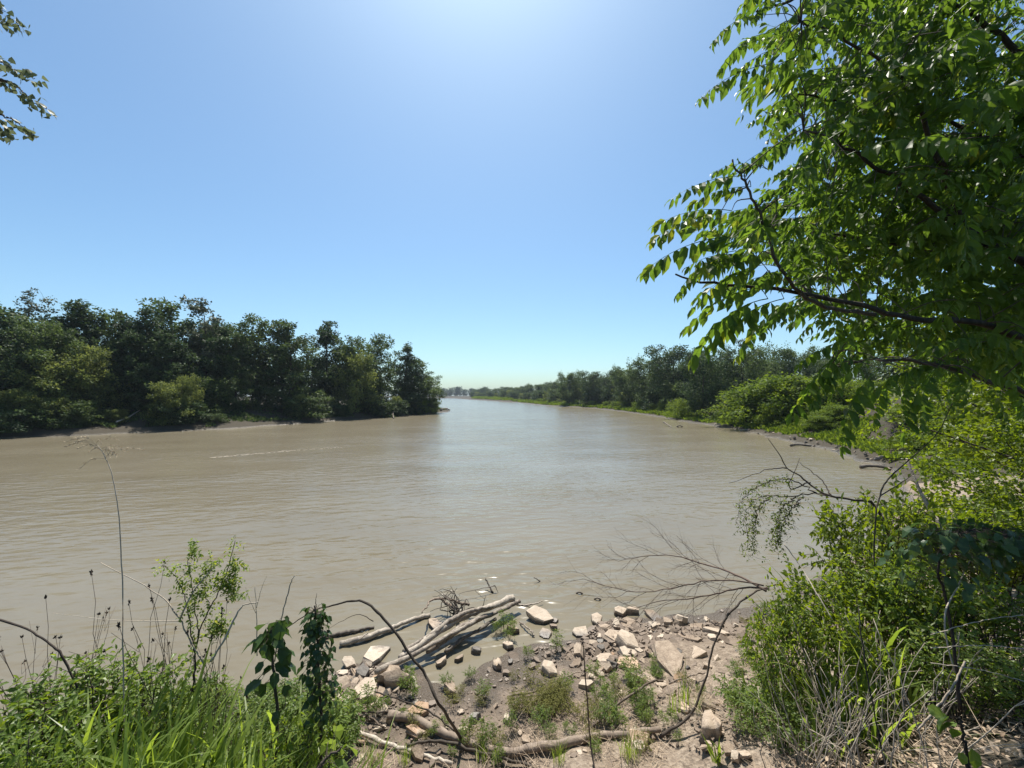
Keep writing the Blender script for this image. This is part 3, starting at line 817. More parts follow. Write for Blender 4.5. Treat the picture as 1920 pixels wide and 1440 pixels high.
# gravel and chips
mb = MB(); r = rng(61); chips = [slab_rings(rng(180 + k), .34, 5) for k in range(10)]
def scatter_chips(cx, cy, size):
    cz = height(cx, cy)
    for x, y, z, s in zip(cx, cy, cz, size):
        if z < .02 or z > 2.4: continue
        V, q, t = chips[r.integers(10)]; a = r.uniform(0, 6.28); tl = r.normal(0, .3, 2)
        c, s_ = math.cos(a), math.sin(a); P = V * s
        P = np.stack([P[:, 0] * c - P[:, 1] * s_, P[:, 0] * s_ + P[:, 1] * c, P[:, 2] + P[:, 0] * tl[0] + P[:, 1] * tl[1]], -1)
        mb.add(P + (x, y, z + s * .05), [q, t])
n = 2200; hp = np.array([G(u, v)[:2] for u, v in [(1215, 1200), (705, 1272)]])
scatter_chips(r.normal(hp[0, 0], .95, n), r.normal(hp[0, 1], .55, n), np.clip(r.lognormal(-2.35, .5, n), .03, .24))
n = 700; scatter_chips(r.normal(hp[1, 0], .75, n), r.normal(hp[1, 1], .45, n), np.clip(r.lognormal(-2.6, .5, n), .03, .17))
n = 3200; scatter_chips(r.uniform(-2.8, 4.2, n), r.uniform(3.4, 9.0, n), np.clip(r.lognormal(-3.1, .5, n), .015, .12))
tag(link("gravel", mb.mesh("gravel", M['rock'])), "stone chips and broken rubble strewn over the near shore", "gravel", kind="stuff")

# ---------------------------------------------------------------- driftwood and dead branches
def path(px, depths, lift=0.0):
    """points through photograph pixels; a depth of None lies on the ground there"""
    out = []
    for i, (u, v) in enumerate(px):
        d = depths[i] if isinstance(depths, (list, tuple)) else depths
        q = G(u, v) if d is None else W(u, v, d)
        q = q.copy(); q[2] += lift if np.ndim(lift) == 0 else lift[i]
        out.append(q)
    return out

def log(name, pts, r0, r1, mat, label, n=26, knob=.10, seed=1, k=9, jit=.008, cat="driftwood", group=None, twigs=()):
    C = curve(pts, n, jit, seed)
    mb = MB(); t = np.linspace(0, 1, n)
    tube(mb, C, (r0 + (r1 - r0) * t) * (1 + .12 * np.sin(t * 9 + seed)), k, knob=knob, seed=seed)
    if not twigs:
        o = link(name, mb.mesh(name, M[mat], True))
    else:
        o = link(name, None); link("stem", mb.mesh("stem", M[mat], True), o)
        for (tp, tr0) in twigs:
            b2 = MB(); c2 = curve(tp, 14, jit * .6, seed + 3)
            tube(b2, c2, np.linspace(tr0, tr0 * .3, 14), 6, knob=knob, seed=seed + 5); link("side_branch", b2.mesh("side_branch", M[mat], True), o)
    return tag(o, label, cat, group)

GD = "driftwood logs piled at the waterline"
def zlog(px, z, off=0):   # a log lying at about height z over water/mud
    return [np.array([(u - 960) / F * (d := (EYE - zz) * F / (v - HORIZON)), d, zz]) for (u, v), zz in zip(px, z)]
log("driftwood_log", zlog([(962, 1121), (915, 1140), (860, 1160), (790, 1208), (750, 1234)], [.30, .34, .30, .22, .14]), .075, .06, 'drift', "longest bleached log, outermost along the top of the driftwood pile", group=GD, seed=2)
log("driftwood_log", zlog([(974, 1127), (925, 1150), (866, 1177), (830, 1203), (800, 1222)], [.22, .27, .26, .2, .12]), .05, .06, 'drift', "bleached log lying inside the driftwood pile beside the longest log", group=GD, seed=3)
log("driftwood_log", zlog([(925, 1137), (880, 1146), (845, 1163), (800, 1195), (757, 1222)], [.42, .44, .36, .28, .2]), .04, .05, 'drift', "forked pale log resting on top of the driftwood pile", group=GD, seed=4)
log("driftwood_log", zlog([(900, 1158), (868, 1178), (815, 1206), (760, 1235), (704, 1259)], [.34, .32, .26, .2, .22]), .035, .05, 'drift', "pale log whose butt sticks out landward of the driftwood pile", group=GD, seed=6)
log("driftwood_log", zlog([(930, 1160), (895, 1182), (862, 1202), (835, 1222)], [.18, .16, .12, .1]), .03, .04, 'drift_dark', "dark wet stick along the lower side of the driftwood pile", group=GD, seed=7)
log("driftwood_log", zlog([(806, 1153), (770, 1163), (727, 1180), (680, 1197), (636, 1208)], [.03, .07, .08, .07, .06]), .045, .055, 'drift', "straight half-sunk log with a pale sawn end, lying in the water", group=GD, seed=8)
log("driftwood_log", zlog([(702, 1176), (660, 1184), (602, 1195)], [.02, .04, .04]), .03, .045, 'drift_dark', "thin dark log afloat beyond the sawn-ended log", group=GD, seed=9)
log("driftwood_log", zlog([(1018, 1126), (1002, 1132), (985, 1134), (969, 1133)], [.08, .07, .03, .02]), .012, .02, 'drift', "thin pale stick floating off the tip of the log pile", group=GD, seed=10, k=6)
log("driftwood_log", zlog([(974, 1166), (986, 1174), (996, 1184), (1001, 1192)], [.04, .08, .07, .03]), .015, .018, 'drift', "short crooked stick in the mud by the lone flat slab", group=GD, seed=12, k=6)
log("driftwood_log", [G(763, 1262) + (0, 0, .06), G(772, 1276) + (0, 0, .08), G(782, 1296) + (0, 0, .04)], .02, .025, 'drift', "short pale stick standing beside the big boulder", group=GD, seed=13, k=6)
# root mass caught in the pile
o = link("root_mass", None); r = rng(66)
c0 = zlog([(858, 1150)], [.12])[0]
for k in range(26):
    a = r.uniform(0, 6.28); L = r.uniform(.2, .6)
    e = c0 + np.array([math.cos(a) * L * 1.1, math.sin(a) * L * .5, r.uniform(.05, .5)])
    mbx = MB(); tube(mbx, curve([c0 + r.normal(0, .05, 3), (c0 + e) / 2 + r.normal(0, .12, 3), e], 10, .012, k), np.linspace(.018, .005, 10), 5)
    link("root", mbx.mesh("root", M['drift_dark'], True), o)
for k, px in enumerate([[(852, 1142), (838, 1130), (822, 1122), (805, 1128), (800, 1138), (791, 1148)], [(880, 1134), (860, 1130), (845, 1124), (826, 1122)]]):
    mbx = MB(); tube(mbx, curve(zlog(px, np.linspace(.2, .5, len(px))), 20, .01, k), np.linspace(.035, .012, 20), 7, knob=.12)
    link("root", mbx.mesh("root", M['logbrown'], True), o)
tag(o, "tangled dark root mass with an arching root, caught behind the log pile", "driftwood")
log("snag", zlog([(924, 1112), (917, 1098), (911, 1084)], [0, .12, .25]), .025, .015, 'drift_dark', "short dark upright stub standing in the water beyond the log pile", cat="snag", k=7, n=10,
    twigs=[(zlog([(926, 1098), (929, 1100), (934, 1112)], [.16, .14, 0]), .014), (zlog([(929, 1098), (895, 1105), (863, 1112), (862, 1118)], [.15, .16, .15, .05]), .010), (zlog([(890, 1106), (902, 1118), (914, 1126)], [.16, .08, .0]), .006)])
log("snag", zlog([(1001, 1083), (1007, 1086), (1013, 1090)], [.12, .08, 0]), .012, .016, 'drift_dark', "tiny dark stick poking out of open water near the shore", cat="snag", k=6, n=8)
for (u, v), s in [((1087, 1113), .05), ((1121, 1124), .06)]:
    log("snag", zlog([(u - 6, v), (u, v - 3), (u + 6, v + 1)], [0, s, 0]), .02, .02, 'drift_dark', "small dark lump breaking the water surface near the stone heap" if u > 1100 else "smaller dark lump in the water beyond the stone heap", cat="snag", k=6, n=8)
# dead log across the bottom, with the arched branch that rises from it
P_log = path([(729, 1350), (771, 1358), (824, 1382), (865, 1398), (910, 1410), (949, 1421), (1000, 1414), (1060, 1404), (1110, 1392), (1170, 1388), (1240, 1380)], None, .07)
log("dead_log", P_log, .062, .040, 'logbrown', "thick grey brown dead log lying across the shore at the bottom", n=44, knob=.07, seed=21, k=11, cat="log", jit=.006)
b0 = P_log[3]
arch = [b0 + (0, 0, .02)] + [W(u, v, d) for u, v, d in [(827, 1326, 4.45), (799, 1268, 4.55), (765, 1223, 4.6), (727, 1168, 4.7), (699, 1140, 4.75), (667, 1125, 4.8), (628, 1135, 4.85), (593, 1143, 4.9), (556, 1164, 4.95), (520, 1190, 5.0)]]
log("arched_branch", arch, .021, .005, 'bark', "dark leafless branch arching up from the dead log toward the water", n=46, knob=.08, seed=22, k=7, cat="branch", jit=.004,
    twigs=[([W(593, 1143, 4.9), W(592, 1130, 4.9), W(594, 1112, 4.92)], .006), ([W(700, 1165, 4.72), W(672, 1152, 4.8), W(640, 1165, 4.9), W(615, 1180, 4.95)], .005),
           ([W(690, 1188, 4.7), W(665, 1205, 4.75), W(640, 1215, 4.8)], .004), ([W(580, 1148, 4.92), W(572, 1165, 4.9), W(560, 1185, 4.9)], .005)])
log("dead_branch", path([(762, 1412), (824, 1408), (893, 1424), (963, 1436), (1010, 1446)], None, [.10, .12, .1, .07, .02]), .02, .018, 'bark', "dark curved branch lying in front of the dead log", n=24, seed=23, k=7, cat="branch")
log("dead_branch", path([(674, 1382), (721, 1402), (790, 1424), (850, 1440)], None, .05), .03, .022, 'drift', "whitish bleached limb lying in the weeds before the dead log", n=20, seed=24, cat="branch")
log("dead_branch", path([(1113, 1376), (1130, 1360), (1154, 1350), (1221, 1312), (1243, 1300)], None, [.10, .14, .2, .24, .2]), .022, .014, 'logbrown', "slim grey branch propped on the dead log beside the thin stake", n=24, seed=25, k=7, cat="branch")
log("dead_branch", path([(1255, 1292), (1290, 1282), (1322, 1270)], None, [.1, .14, .1]), .012, .01, 'logbrown', "short twig below the arched thorny branch", n=12, seed=26, k=6, cat="branch")
log("dead_branch", path([(600, 1352), (660, 1350), (720, 1352), (760, 1340)], None, [.1, .14, .12, .08]), .014, .01, 'twig', "thin dark twig leading to the tip of the dead log", n=16, seed=27, k=6, cat="branch")
log("dead_branch", path([(700, 1310), (760, 1338), (812, 1360), (850, 1385)], None, [.1, .16, .16, .1]), .012, .012, 'bark', "thin dark stick above the dead log, running toward its fork", n=16, seed=28, k=6, cat="branch")
log("dead_branch", path([(1028, 1282), (1070, 1272), (1110, 1256)], None, [.04, .06, .04]), .010, .008, 'logbrown', "thin stick lying on the open mud behind the stake", n=12, seed=29, k=6, cat="branch")
log("dead_branch", path([(955, 1312), (1010, 1304), (1060, 1300)], None, .04), .016, .012, 'logbrown', "grey stick on the mud edge of the olive weed patch", n=12, seed=30, k=6, cat="branch")
log("dead_branch", path([(610, 1318), (668, 1340), (720, 1372)], None, [.05, .1, .05]), .014, .012, 'logbrown', "grey stick slanting through the rubble above the bleached limb", n=12, seed=31, k=6, cat="branch")
log("dead_branch", [G(1396, 1222) + (0, 0, .25), G(1416, 1232) + (0, 0, .28), G(1440, 1246) + (0, 0, .2)], .025, .03, 'bark', "short dark stub sticking out from the brown grass tuft", n=10, seed=32, k=7, cat="branch")
d = G(1238, 1386)[1]
log("thorny_branch", [G(1238, 1388) + (0, 0, .02)] + [W(u, v, d + k * .12) for k, (u, v) in enumerate([(1293, 1340), (1321, 1276), (1340, 1207), (1363, 1157), (1393, 1126), (1429, 1104), (1470, 1092)])],
    .018, .010, 'twig', "grey thorny branch curving up from the grass to the bare fallen branches", n=40, knob=.16, seed=33, k=6, cat="branch", jit=.005)
d = G(1112, 1425)[1]
log("thin_stake", [G(1117, 1446) + (0, 0, -.05), W(1106, 1380, d), W(1098, 1270, d), W(1092, 1196, d)], .013, .006, 'twig', "thin dark dead stem standing upright in front of the stone heap", n=20, seed=34, k=6, cat="stem", jit=.003)

# ---- bare fallen crown reaching over the water
def fork(mb, p0, dirv, L, r0, depth, r, droop=0.0, spread=.5):
    n = 7; pts = [np.asarray(p0, float)]; dv = unit(dirv)
    for k in range(n):
        dv = unit(dv + r.normal(0, .13, 3) + np.array([0, 0, -droop * .05])); pts.append(pts[-1] + dv * L / n)
    C = np.array(pts); tube(mb, C, np.linspace(r0, r0 * .45, n + 1), 5 if r0 > .004 else 3, cap=False)
    if depth > 0:
        for k in range(2, n + 1):
            for s in (1, -1):
                if r.random() < (.62 if depth > 1 else .8):
                    side = unit(np.cross(dv, r.normal(0, 1, 3)))
                    fork(mb, C[k], unit(C[k] - C[k - 1]) * .8 + side * spread * r.uniform(.6, 1.2), L * r.uniform(.32, .55), r0 * .42, depth - 1, r, droop, spread)
o = link("dead_tree", None); r = rng(71)
limbs = [[(1436, 1108, 5.6), (1385, 1079, 6.1), (1349, 1066, 6.5), (1307, 1054, 6.9), (1265, 1043, 7.2), (1210, 1043, 7.5), (1160, 1052, 7.7)],
         [(1440, 1104, 5.6), (1393, 1102, 6.0), (1349, 1112, 6.3), (1293, 1122, 6.6), (1238, 1127, 6.9), (1193, 1139, 7.1)],
         [(1432, 1098, 5.7), (1370, 1088, 5.9), (1310, 1092, 6.2), (1250, 1105, 6.4), (1180, 1110, 6.6), (1095, 1085, 6.8)]]
for k, lm in enumerate(limbs):
    C = curve([W(*q) for q in lm], 22, .006, k); mbx = MB()
    tube(mbx, C, np.linspace(.018 - .003 * k, .004, 22), 7, knob=.1)
    for j in range(4, 22):
        if r.random() < .85:
            dv = unit(C[min(j + 1, 21)] - C[j - 1]); side = unit(np.array([r.normal(0, .4), r.normal(0, .5), r.normal(0, 1)]))
            fork(mbx, C[j], dv * .9 + side * .6, r.uniform(.35, .8), .004, 1, r, spread=.45)
    link("limb", mbx.mesh("limb", M['twig_red'], True), o)
tag(o, "leafless dead crown with fine twigs reaching out over the water from the bush", "dead branch")

# ---- drooping leafy spray over the water
o = link("drooping_branch", None); r = rng(72); mbx = MB(); lb = MB()
gd = np.array([6.7, 6.5, H(6.7, 6.5) - .05])
main = curve([gd, W(1655, 972, 6.5)] + [W(*q) for q in [(1600, 938, 6.6), (1555, 930, 6.7), (1525, 913, 6.9), (1499, 892, 7.0), (1476, 877, 7.1), (1463, 855, 7.2), (1440, 822, 7.3)]], 30, .006, 1)
tube(mbx, main, np.linspace(.024, .005, 30), 7, knob=.1)
for pxs in [[(1476, 878, 7.1), (1450, 879, 7.2), (1429, 884, 7.3), (1367, 907, 7.5)], [(1520, 905, 6.9), (1480, 915, 7.0), (1500, 860, 7.1)], [(1560, 930, 6.7), (1540, 900, 7.0), (1500, 868, 7.2)]]:
    tube(mbx, curve([W(*q) for q in pxs], 14, .008, 2), np.linspace(.012, .004, 14), 5)
for pxs, hang in [([(1555, 930, 6.7), (1529, 924, 6.8), (1491, 932, 6.9), (1444, 930, 7.0), (1412, 940, 7.05), (1397, 965, 7.1), (1404, 1024, 7.1)], 1),
                  ([(1529, 924, 6.8), (1497, 905, 6.95), (1455, 900, 7.1), (1420, 915, 7.2), (1392, 935, 7.2), (1382, 975, 7.2)], 1),
                  ([(1491, 932, 6.9), (1470, 950, 6.95), (1460, 975, 7.0), (1448, 1010, 7.0)], 1),
                  ([(1444, 930, 7.0), (1425, 950, 7.0), (1416, 990, 7.05), (1412, 1040, 7.05)], 1),
                  ([(1500, 935, 6.8), (1482, 960, 6.85), (1462, 1000, 6.9), (1452, 1030, 6.9)], 1)]:
    C = curve([W(*q) for q in pxs], 30, .015, 3)
    tube(mbx, C, np.linspace(.012, .003, 30), 5)
    for j in range(8, 30):
        for s in range(3):
            if r.random() < .7:
                e = C[j] + r.normal(0, .10, 3) + np.array([0, 0, -.05])
                tube(mbx, curve([C[j], (C[j] + e) / 2 + r.normal(0, .02, 3), e], 4), .0022, 3, cap=False)
                m_ = r.integers(4, 9); q = C[j] + (e - C[j]) * r.random((m_, 1)) + r.normal(0, .03, (m_, 3))
                leaves(lb, T_LEAF, q, unit(r.normal(0, .7, (m_, 3)) + np.array([0, 0, -.5])), unit(r.normal(0, 1, (m_, 3))), r.uniform(.03, .06, m_), r.uniform(.015, .028, m_), r.random(m_) ** 1.5)
link("stem", mbx.mesh("stem", M['twig'], True), o); link("foliage", lb.mesh("foliage", M['leaf_small']), o)
tag(o, "drooping branch with small withered yellow green leaves hanging over the water", "branch")
# ---------------------------------------------------------------- near plants
def make_shrub(seed, Ht, R, nst, leafL, ratio, mat, stem='twig', twigs=7, lpt=9, T=T_LEAF, droop=.15, sr=.008, low=3):
    """stems fanning from the ground with leafy side twigs"""
    r = rng(seed); sb = MB(); lb = MB()
    for k in range(nst):
        az = k * 2.399 + r.normal(0, .3); rad = R * math.sqrt((k + .5) / nst) * r.uniform(.8, 1.1)
        hh = Ht * (1 - .35 * (rad / R) ** 2) * r.uniform(.75, 1.05)
        b = np.array([math.cos(az), math.sin(az), 0]) * rad * .25
        tip = np.array([math.cos(az) * rad, math.sin(az) * rad, hh])
        mid = b * .4 + tip * .6 + np.array([0, 0, .12 * hh]) + r.normal(0, .04 * Ht, 3)
        C = curve([b, mid, tip], 12, .006 * Ht, seed + k)
        tube(sb, C, np.linspace(sr, sr * .3, 12), 5, cap=False)
        tn = r.random()
        for j in range(twigs):
            i = int(np.clip(low + (12 - low) * (j + r.random()) / twigs, 2, 11))
            d = unit(np.array([math.cos(az + r.normal(0, 1.2)), math.sin(az + r.normal(0, 1.2)), r.normal(.35, .5)]))
            L = .30 * R * r.uniform(.5, 1.2) + .06
            e = C[i] + d * L + np.array([0, 0, -droop * L])
            tw = curve([C[i], (C[i] + e) / 2 + np.array([0, 0, .06 * L]), e], 5)
            tube(sb, tw, np.linspace(sr * .4, sr * .15, 5), 3, cap=False)
            t = np.linspace(.12, 1, lpt); q = C[i] + (e - C[i]) * t[:, None] + r.normal(0, .012, (lpt, 3))
            side = unit(np.cross(d, [0, 0, 1])) * np.where(np.arange(lpt) % 2, 1, -1)[:, None]
            A = unit(side * .8 + d * .7 + r.normal(0, .3, (lpt, 3)) + np.array([0, 0, -droop]))
            N = unit(np.array([0, 0, 1.0]) + r.normal(0, .45, (lpt, 3)))
            Ls = leafL * r.uniform(.6, 1.25, lpt)
            leaves(lb, T, q, A, N, Ls, Ls * ratio, np.clip(.35 + .3 * tn + .3 * (C[i][2] / Ht) * r.random(lpt) + r.normal(0, .14, lpt), 0, 1))
    return [("stems", sb.mesh("stems", M[stem], True)), ("foliage", lb.mesh("foliage", M[mat]))]

SH = {
    'bush1': (make_shrub(201, 1.2, .75, 28, .080, .46, 'leaf_bush', twigs=8, lpt=9), 1.2),
    'bush2': (make_shrub(202, 1.2, .65, 26, .070, .5, 'leaf_bush', twigs=8, lpt=9), 1.2),
    'lime1': (make_shrub(203, 1.4, .95, 28, .085, .52, 'leaf_small', twigs=8, lpt=9, low=6), 1.4),
    'lime2': (make_shrub(204, 1.4, .85, 24, .095, .48, 'leaf_small', twigs=8, lpt=8, low=6), 1.4),
    'weed1': (make_shrub(205, .45, .22, 9, .055, .34, 'leaf_weed', 'stem_green', 6, 7, sr=.004), .45),
    'weed2': (make_shrub(206, .40, .26, 11, .045, .5, 'leaf_weed', 'stem_green', 6, 7, sr=.004), .40),
    'weed3': (make_shrub(207, .55, .18, 6, .075, .28, 'leaf_weed', 'stem_green', 6, 7, sr=.004), .55),
    'olive': (make_shrub(208, .34, .2, 9, .03, .4, 'grass_olive', 'stem_green', 6, 7, sr=.003), .34),
    'sprout': (make_shrub(209, .36, .07, 5, .05, .22, 'leaf_weed', 'stem_green', 7, 6, sr=.003), .36),
}
RP = rng(900)
def put(kind, u, vtop, depth, label, name="shrub", cat="shrub", group=None, wide=1.0, smin=.25):
    parts, h0 = SH[kind]
    x = (u - 960) / F * depth; z = max(H(x, depth), 0)
    s = max((EYE + (HORIZON - vtop) / F * depth - z) / h0, smin)
    return thing(name, parts, (x, depth, z - .02), RP.uniform(0, 6.28), (s ** .5 * wide, s ** .5 * wide, s), label, cat, group)
def put_g(kind, u, v, s, label, name="weed", cat="weed", group=None):
    g = G(u, v)
    return thing(name, SH[kind][0], (g[0], g[1], g[2] - .01), RP.uniform(0, 6.28), s, label, cat, group, (RP.normal(0, .08), RP.normal(0, .08)))

# left foreground
for a in [('bush1', 215, 1240, 2.75, "leafy green bush topped by yellowish leaves, in front of the water", .72),
          ('bush2', 120, 1255, 2.55, "dense green bush beside the tall dry grass stalk", .75),
          ('bush1', 20, 1290, 2.35, "green bush cut by the frame edge at the bank top", .7),
          ('bush2', 40, 1385, 1.95, "low leafy bush nearest the camera in the corner", .5),
          ('bush2', 300, 1340, 2.75, "small bush between the leafy bush and the broad grass", .4),
          ('bush2', 545, 1350, 2.7, "green leafy shrub at the foot of the vine-wrapped stem", .5)]:
    put(a[0], a[1], a[2], a[3], a[4], "leafy_bush", "bush", "leafy bushes of the near bank", a[5])
for k in range(60):
    u, v = RP.uniform(250, 650), RP.uniform(1330, 1438)
    put_g(['weed1', 'weed2', 'weed3'][k % 3], u, v, RP.uniform(.7, 1.35), "low leafy weed in the green tangle beside the rubble", group="weeds of the green tangle")
# right foreground
for a in [('lime1', 1540, 1085, 4.7, "bright green bush overhanging the shore by the thorny branch", .58),
          ('bush1', 1468, 1120, 4.7, "low green bush at the foot of the bright bush, by the water", .48),
          ('lime2', 1605, 1062, 5.2, "green bush behind the bright bush, below the drooping branch", .7),
          ('lime1', 1630, 912, 6.3, "yellow green bush where the drooping branch begins", .62),
          ('lime2', 1700, 925, 6.9, "yellow sunlit bush in front of the bare earth slope", .6),
          ('lime1', 1785, 950, 6.6, "sunlit bush under the pale broken stem", .75),
          ('lime2', 1860, 950, 6.2, "yellow green bush behind the big dark leaves", .75),
          ('lime1', 1940, 915, 6.6, "sunlit bush at the frame edge above the dark leaves", .8),
          ('lime1', 1680, 1030, 5.4, "green bush behind the dry pale stalks", .7),
          ('bush1', 1740, 1040, 4.8, "shaded bush behind the big dark leaves", .75),
          ('lime2', 1880, 1100, 4.4, "lit low bush under the big dark leaves", .75),
          ('bush2', 1800, 1190, 3.9, "dark shaded bush behind the pale stalks", .7),
          ('bush1', 1930, 1230, 3.5, "dark bush in deep shade at the frame edge", .8)]:
    put(a[0], a[1], a[2], a[3], a[4], "leafy_bush", "bush", "bushes of the shaded bank", a[5])
for k in range(22):
    u, v = RP.uniform(1390, 1620), RP.uniform(1290, 1438)
    put_g(['weed2', 'weed1', 'weed2'][k % 3], u, v, RP.uniform(.6, 1.15), "leafy weed below the dry stalks near the large boulder", group="weeds near the large boulder")
for k in range(14):
    u, v = RP.uniform(1380, 1470), RP.uniform(1150, 1300)
    put_g(['weed2', 'olive'][k % 2], u, v, RP.uniform(.5, 1.0), "small green weed at the edge of the bright bush", group="weeds at the edge of the bright bush")
# sprouts on the stony shore
SPOTS = [(930, 1190), (945, 1185), (962, 1178), (955, 1202), (990, 1236), (1043, 1226), (1135, 1300), (1142, 1335), (1150, 1290), (1118, 1318), (1195, 1328), (1205, 1340), (1160, 1362),
         (1185, 1300), (1225, 1250), (1110, 1275), (870, 1400), (880, 1380), (905, 1400), (925, 1392), (700, 1345), (720, 1335), (760, 1305), (775, 1310), (690, 1330), (655, 1345), (640, 1365)]
for u, v in SPOTS:
    put_g('sprout', u, v, RP.uniform(.7, 1.25), "slender green sprout growing between the stones", "sprout", "sprout", "green sprouts between the stones")
for k in range(52):
    u, v = RP.uniform(640, 1330), RP.uniform(1262, 1436)
    put_g(['sprout', 'weed1', 'olive'][k % 3], u, v, RP.uniform(.4, .85), "small weed growing through the stony ground", group="small weeds of the stony ground")
for k in range(28):
    u, v = RP.normal(1030, 36), RP.normal(1322, 22)
    put_g('olive', u, v, RP.uniform(.5, 1.0), "olive weed in the mossy patch by the thin stake", group="olive weeds by the stake")

# grass clumps
def grass_clump(seed, n, L, w, mat, lean=.35, bend=1.1, spread=.06):
    r = rng(seed); mb = MB()
    blades(mb, np.stack([r.normal(0, spread, n), r.normal(0, spread, n), np.zeros(n)], -1), r.uniform(0, 6.28, n), L * r.uniform(.5, 1.15, n), w * r.uniform(.6, 1.2, n),
           np.abs(r.normal(.12, lean * .5, n)), np.abs(r.normal(bend, .5, n)), np.clip(r.normal(.5, .22, n), 0, 1), seg=7)
    return mb.mesh("blades", M[mat])
GC = {'broad1': grass_clump(301, 55, .85, .026, 'grass', .3, .8, .12), 'broad2': grass_clump(302, 60, .80, .022, 'grass', .5, 1.2, .13), 'fine': grass_clump(303, 46, .45, .006, 'grass', .4, .9, .05),
      'up': grass_clump(304, 18, .55, .011, 'grass', .2, .35, .05), 'strap': grass_clump(305, 15, .36, .034, 'grass', .5, .55, .03), 'straw': grass_clump(306, 60, .5, .005, 'straw', .9, 1.0, .09),
      'strawtall': grass_clump(307, 14, .95, .005, 'straw', .5, .5, .10), 'brown': grass_clump(308, 150, .42, .005, 'litter', 1.1, 1.2, .10)}
def clump(kind, u, v, s, label, name="grass_clump", cat="grass", group="clumps of grass", depth=None):
    g = G(u, v) if depth is None else None
    if depth is not None:
        x = (u - 960) / F * depth; g = np.array([x, depth, H(x, depth)])
    return thing(name, GC[kind], (g[0], g[1], g[2] - .02), RP.uniform(0, 6.28), s, label, cat, group)
for k, (u, d, s, lb) in enumerate([(375, 2.75, 1.5, "tall upright broad grass right behind the leafy sapling's foot"), (420, 2.6, 1.3, "broad arching grass in the middle of the green tangle"),
        (500, 2.85, 1.35, "upright broad grass beside the big-leaved dark plant"), (465, 2.45, 1.25, "broad grass with long drooping blades, centre of the green tangle"),
        (340, 2.25, 1.2, "arching grass at the front of the green tangle"), (300, 1.9, .95, "grass clump with one folded blade near the bottom edge"),
        (150, 1.85, 1.0, "grass hanging over the corner bush"), (560, 2.7, 1.1, "grass at the foot of the big-leaved dark plant"), (430, 2.1, 1.0, "grass clump low in front of the green tangle"),
        (210, 2.0, 1.1, "long-bladed grass below the tall dry stalk"), (520, 2.3, .9, "grass beside the rubble's weedy edge"), (70, 2.1, 1.1, "long grass leaning out over the corner bush")]):
    clump(['broad1', 'broad2'][k % 2], u, 0, s, lb, depth=d)
for k in range(40):
    clump(['broad2', 'broad1'][k % 2], (RP.uniform(330, 600) if k % 3 else RP.uniform(20, 330)), 0, RP.uniform(.8, 1.35), "broad-bladed grass low in the green tangle beside the rubble", depth=RP.uniform(1.8, 2.7), group="low grass of the green tangle")
for a in [('up', 1285, 1330, 1.15, "dark upright grass at the foot of the thorny branch"), ('up', 1265, 1345, .9, "upright grass just before the thorny branch's foot"), ('fine', 1185, 1425, 1.0, "fine grass clump under the dead log by the pale slab"),
          ('up', 1175, 1420, .9, "stiff grass clump in front of the dead log's thin end"), ('fine', 905, 1428, .8, "fine grass in front of the dead log's fork"), ('up', 930, 1432, .7, "short stiff grass before the dead log"),
          ('fine', 760, 1436, .8, "fine grass beside the bleached limb"), ('fine', 640, 1420, 1.0, "fine grass at the edge of the green tangle"), ('fine', 690, 1432, .9, "fine grass below the bleached limb"),
          ('fine', 1310, 1345, .8, "fine grass behind the large boulder"), ('fine', 1050, 1432, .8, "fine grass between stake and log"),
          ('strap', 1405, 1358, 1.25, "broad strap-leaved plant beside the large boulder"), ('strap', 1345, 1440, .9, "leaf rosette at the bottom edge before the large boulder"),
          ('brown', 1455, 1268, 1.5, "hanging brown dead grass tuft under the bright bush"), ('brown', 1490, 1300, 1.2, "second brown grass tuft toward the dry stalks"),
          ('straw', 1540, 1350, 1.2, "flattened straw tuft among the dry stalks"), ('straw', 1600, 1400, 1.1, "flattened straw at the edge of the leaf litter"), ('straw', 1500, 1400, 1.0, "straw tuft beside the strap-leaved plant"),
          ('straw', 1650, 1330, 1.2, "straw tuft in the half shade under the stalks")]:
    clump(a[0], a[1], a[2], a[3], a[4])
for u, d, s, lb in [(1640, 4.4, 1.9, "tall green grass rising through the dry stalks"), (1600, 4.2, 1.5, "green grass behind the dry stalks"), (1560, 4.3, 1.6, "tall green grass beside the bright bush")]:
    clump('broad2', u, 0, s, lb, depth=d)
clump('strawtall', 985, 1436, 1.0, "thin pale straws leaning across the stony ground")
clump('strawtall', 940, 1440, 1.0, "thin straws nearest the bottom edge before the dead log")
clump('strawtall', 1030, 1420, .7, "few thin straws beside the thin stake")

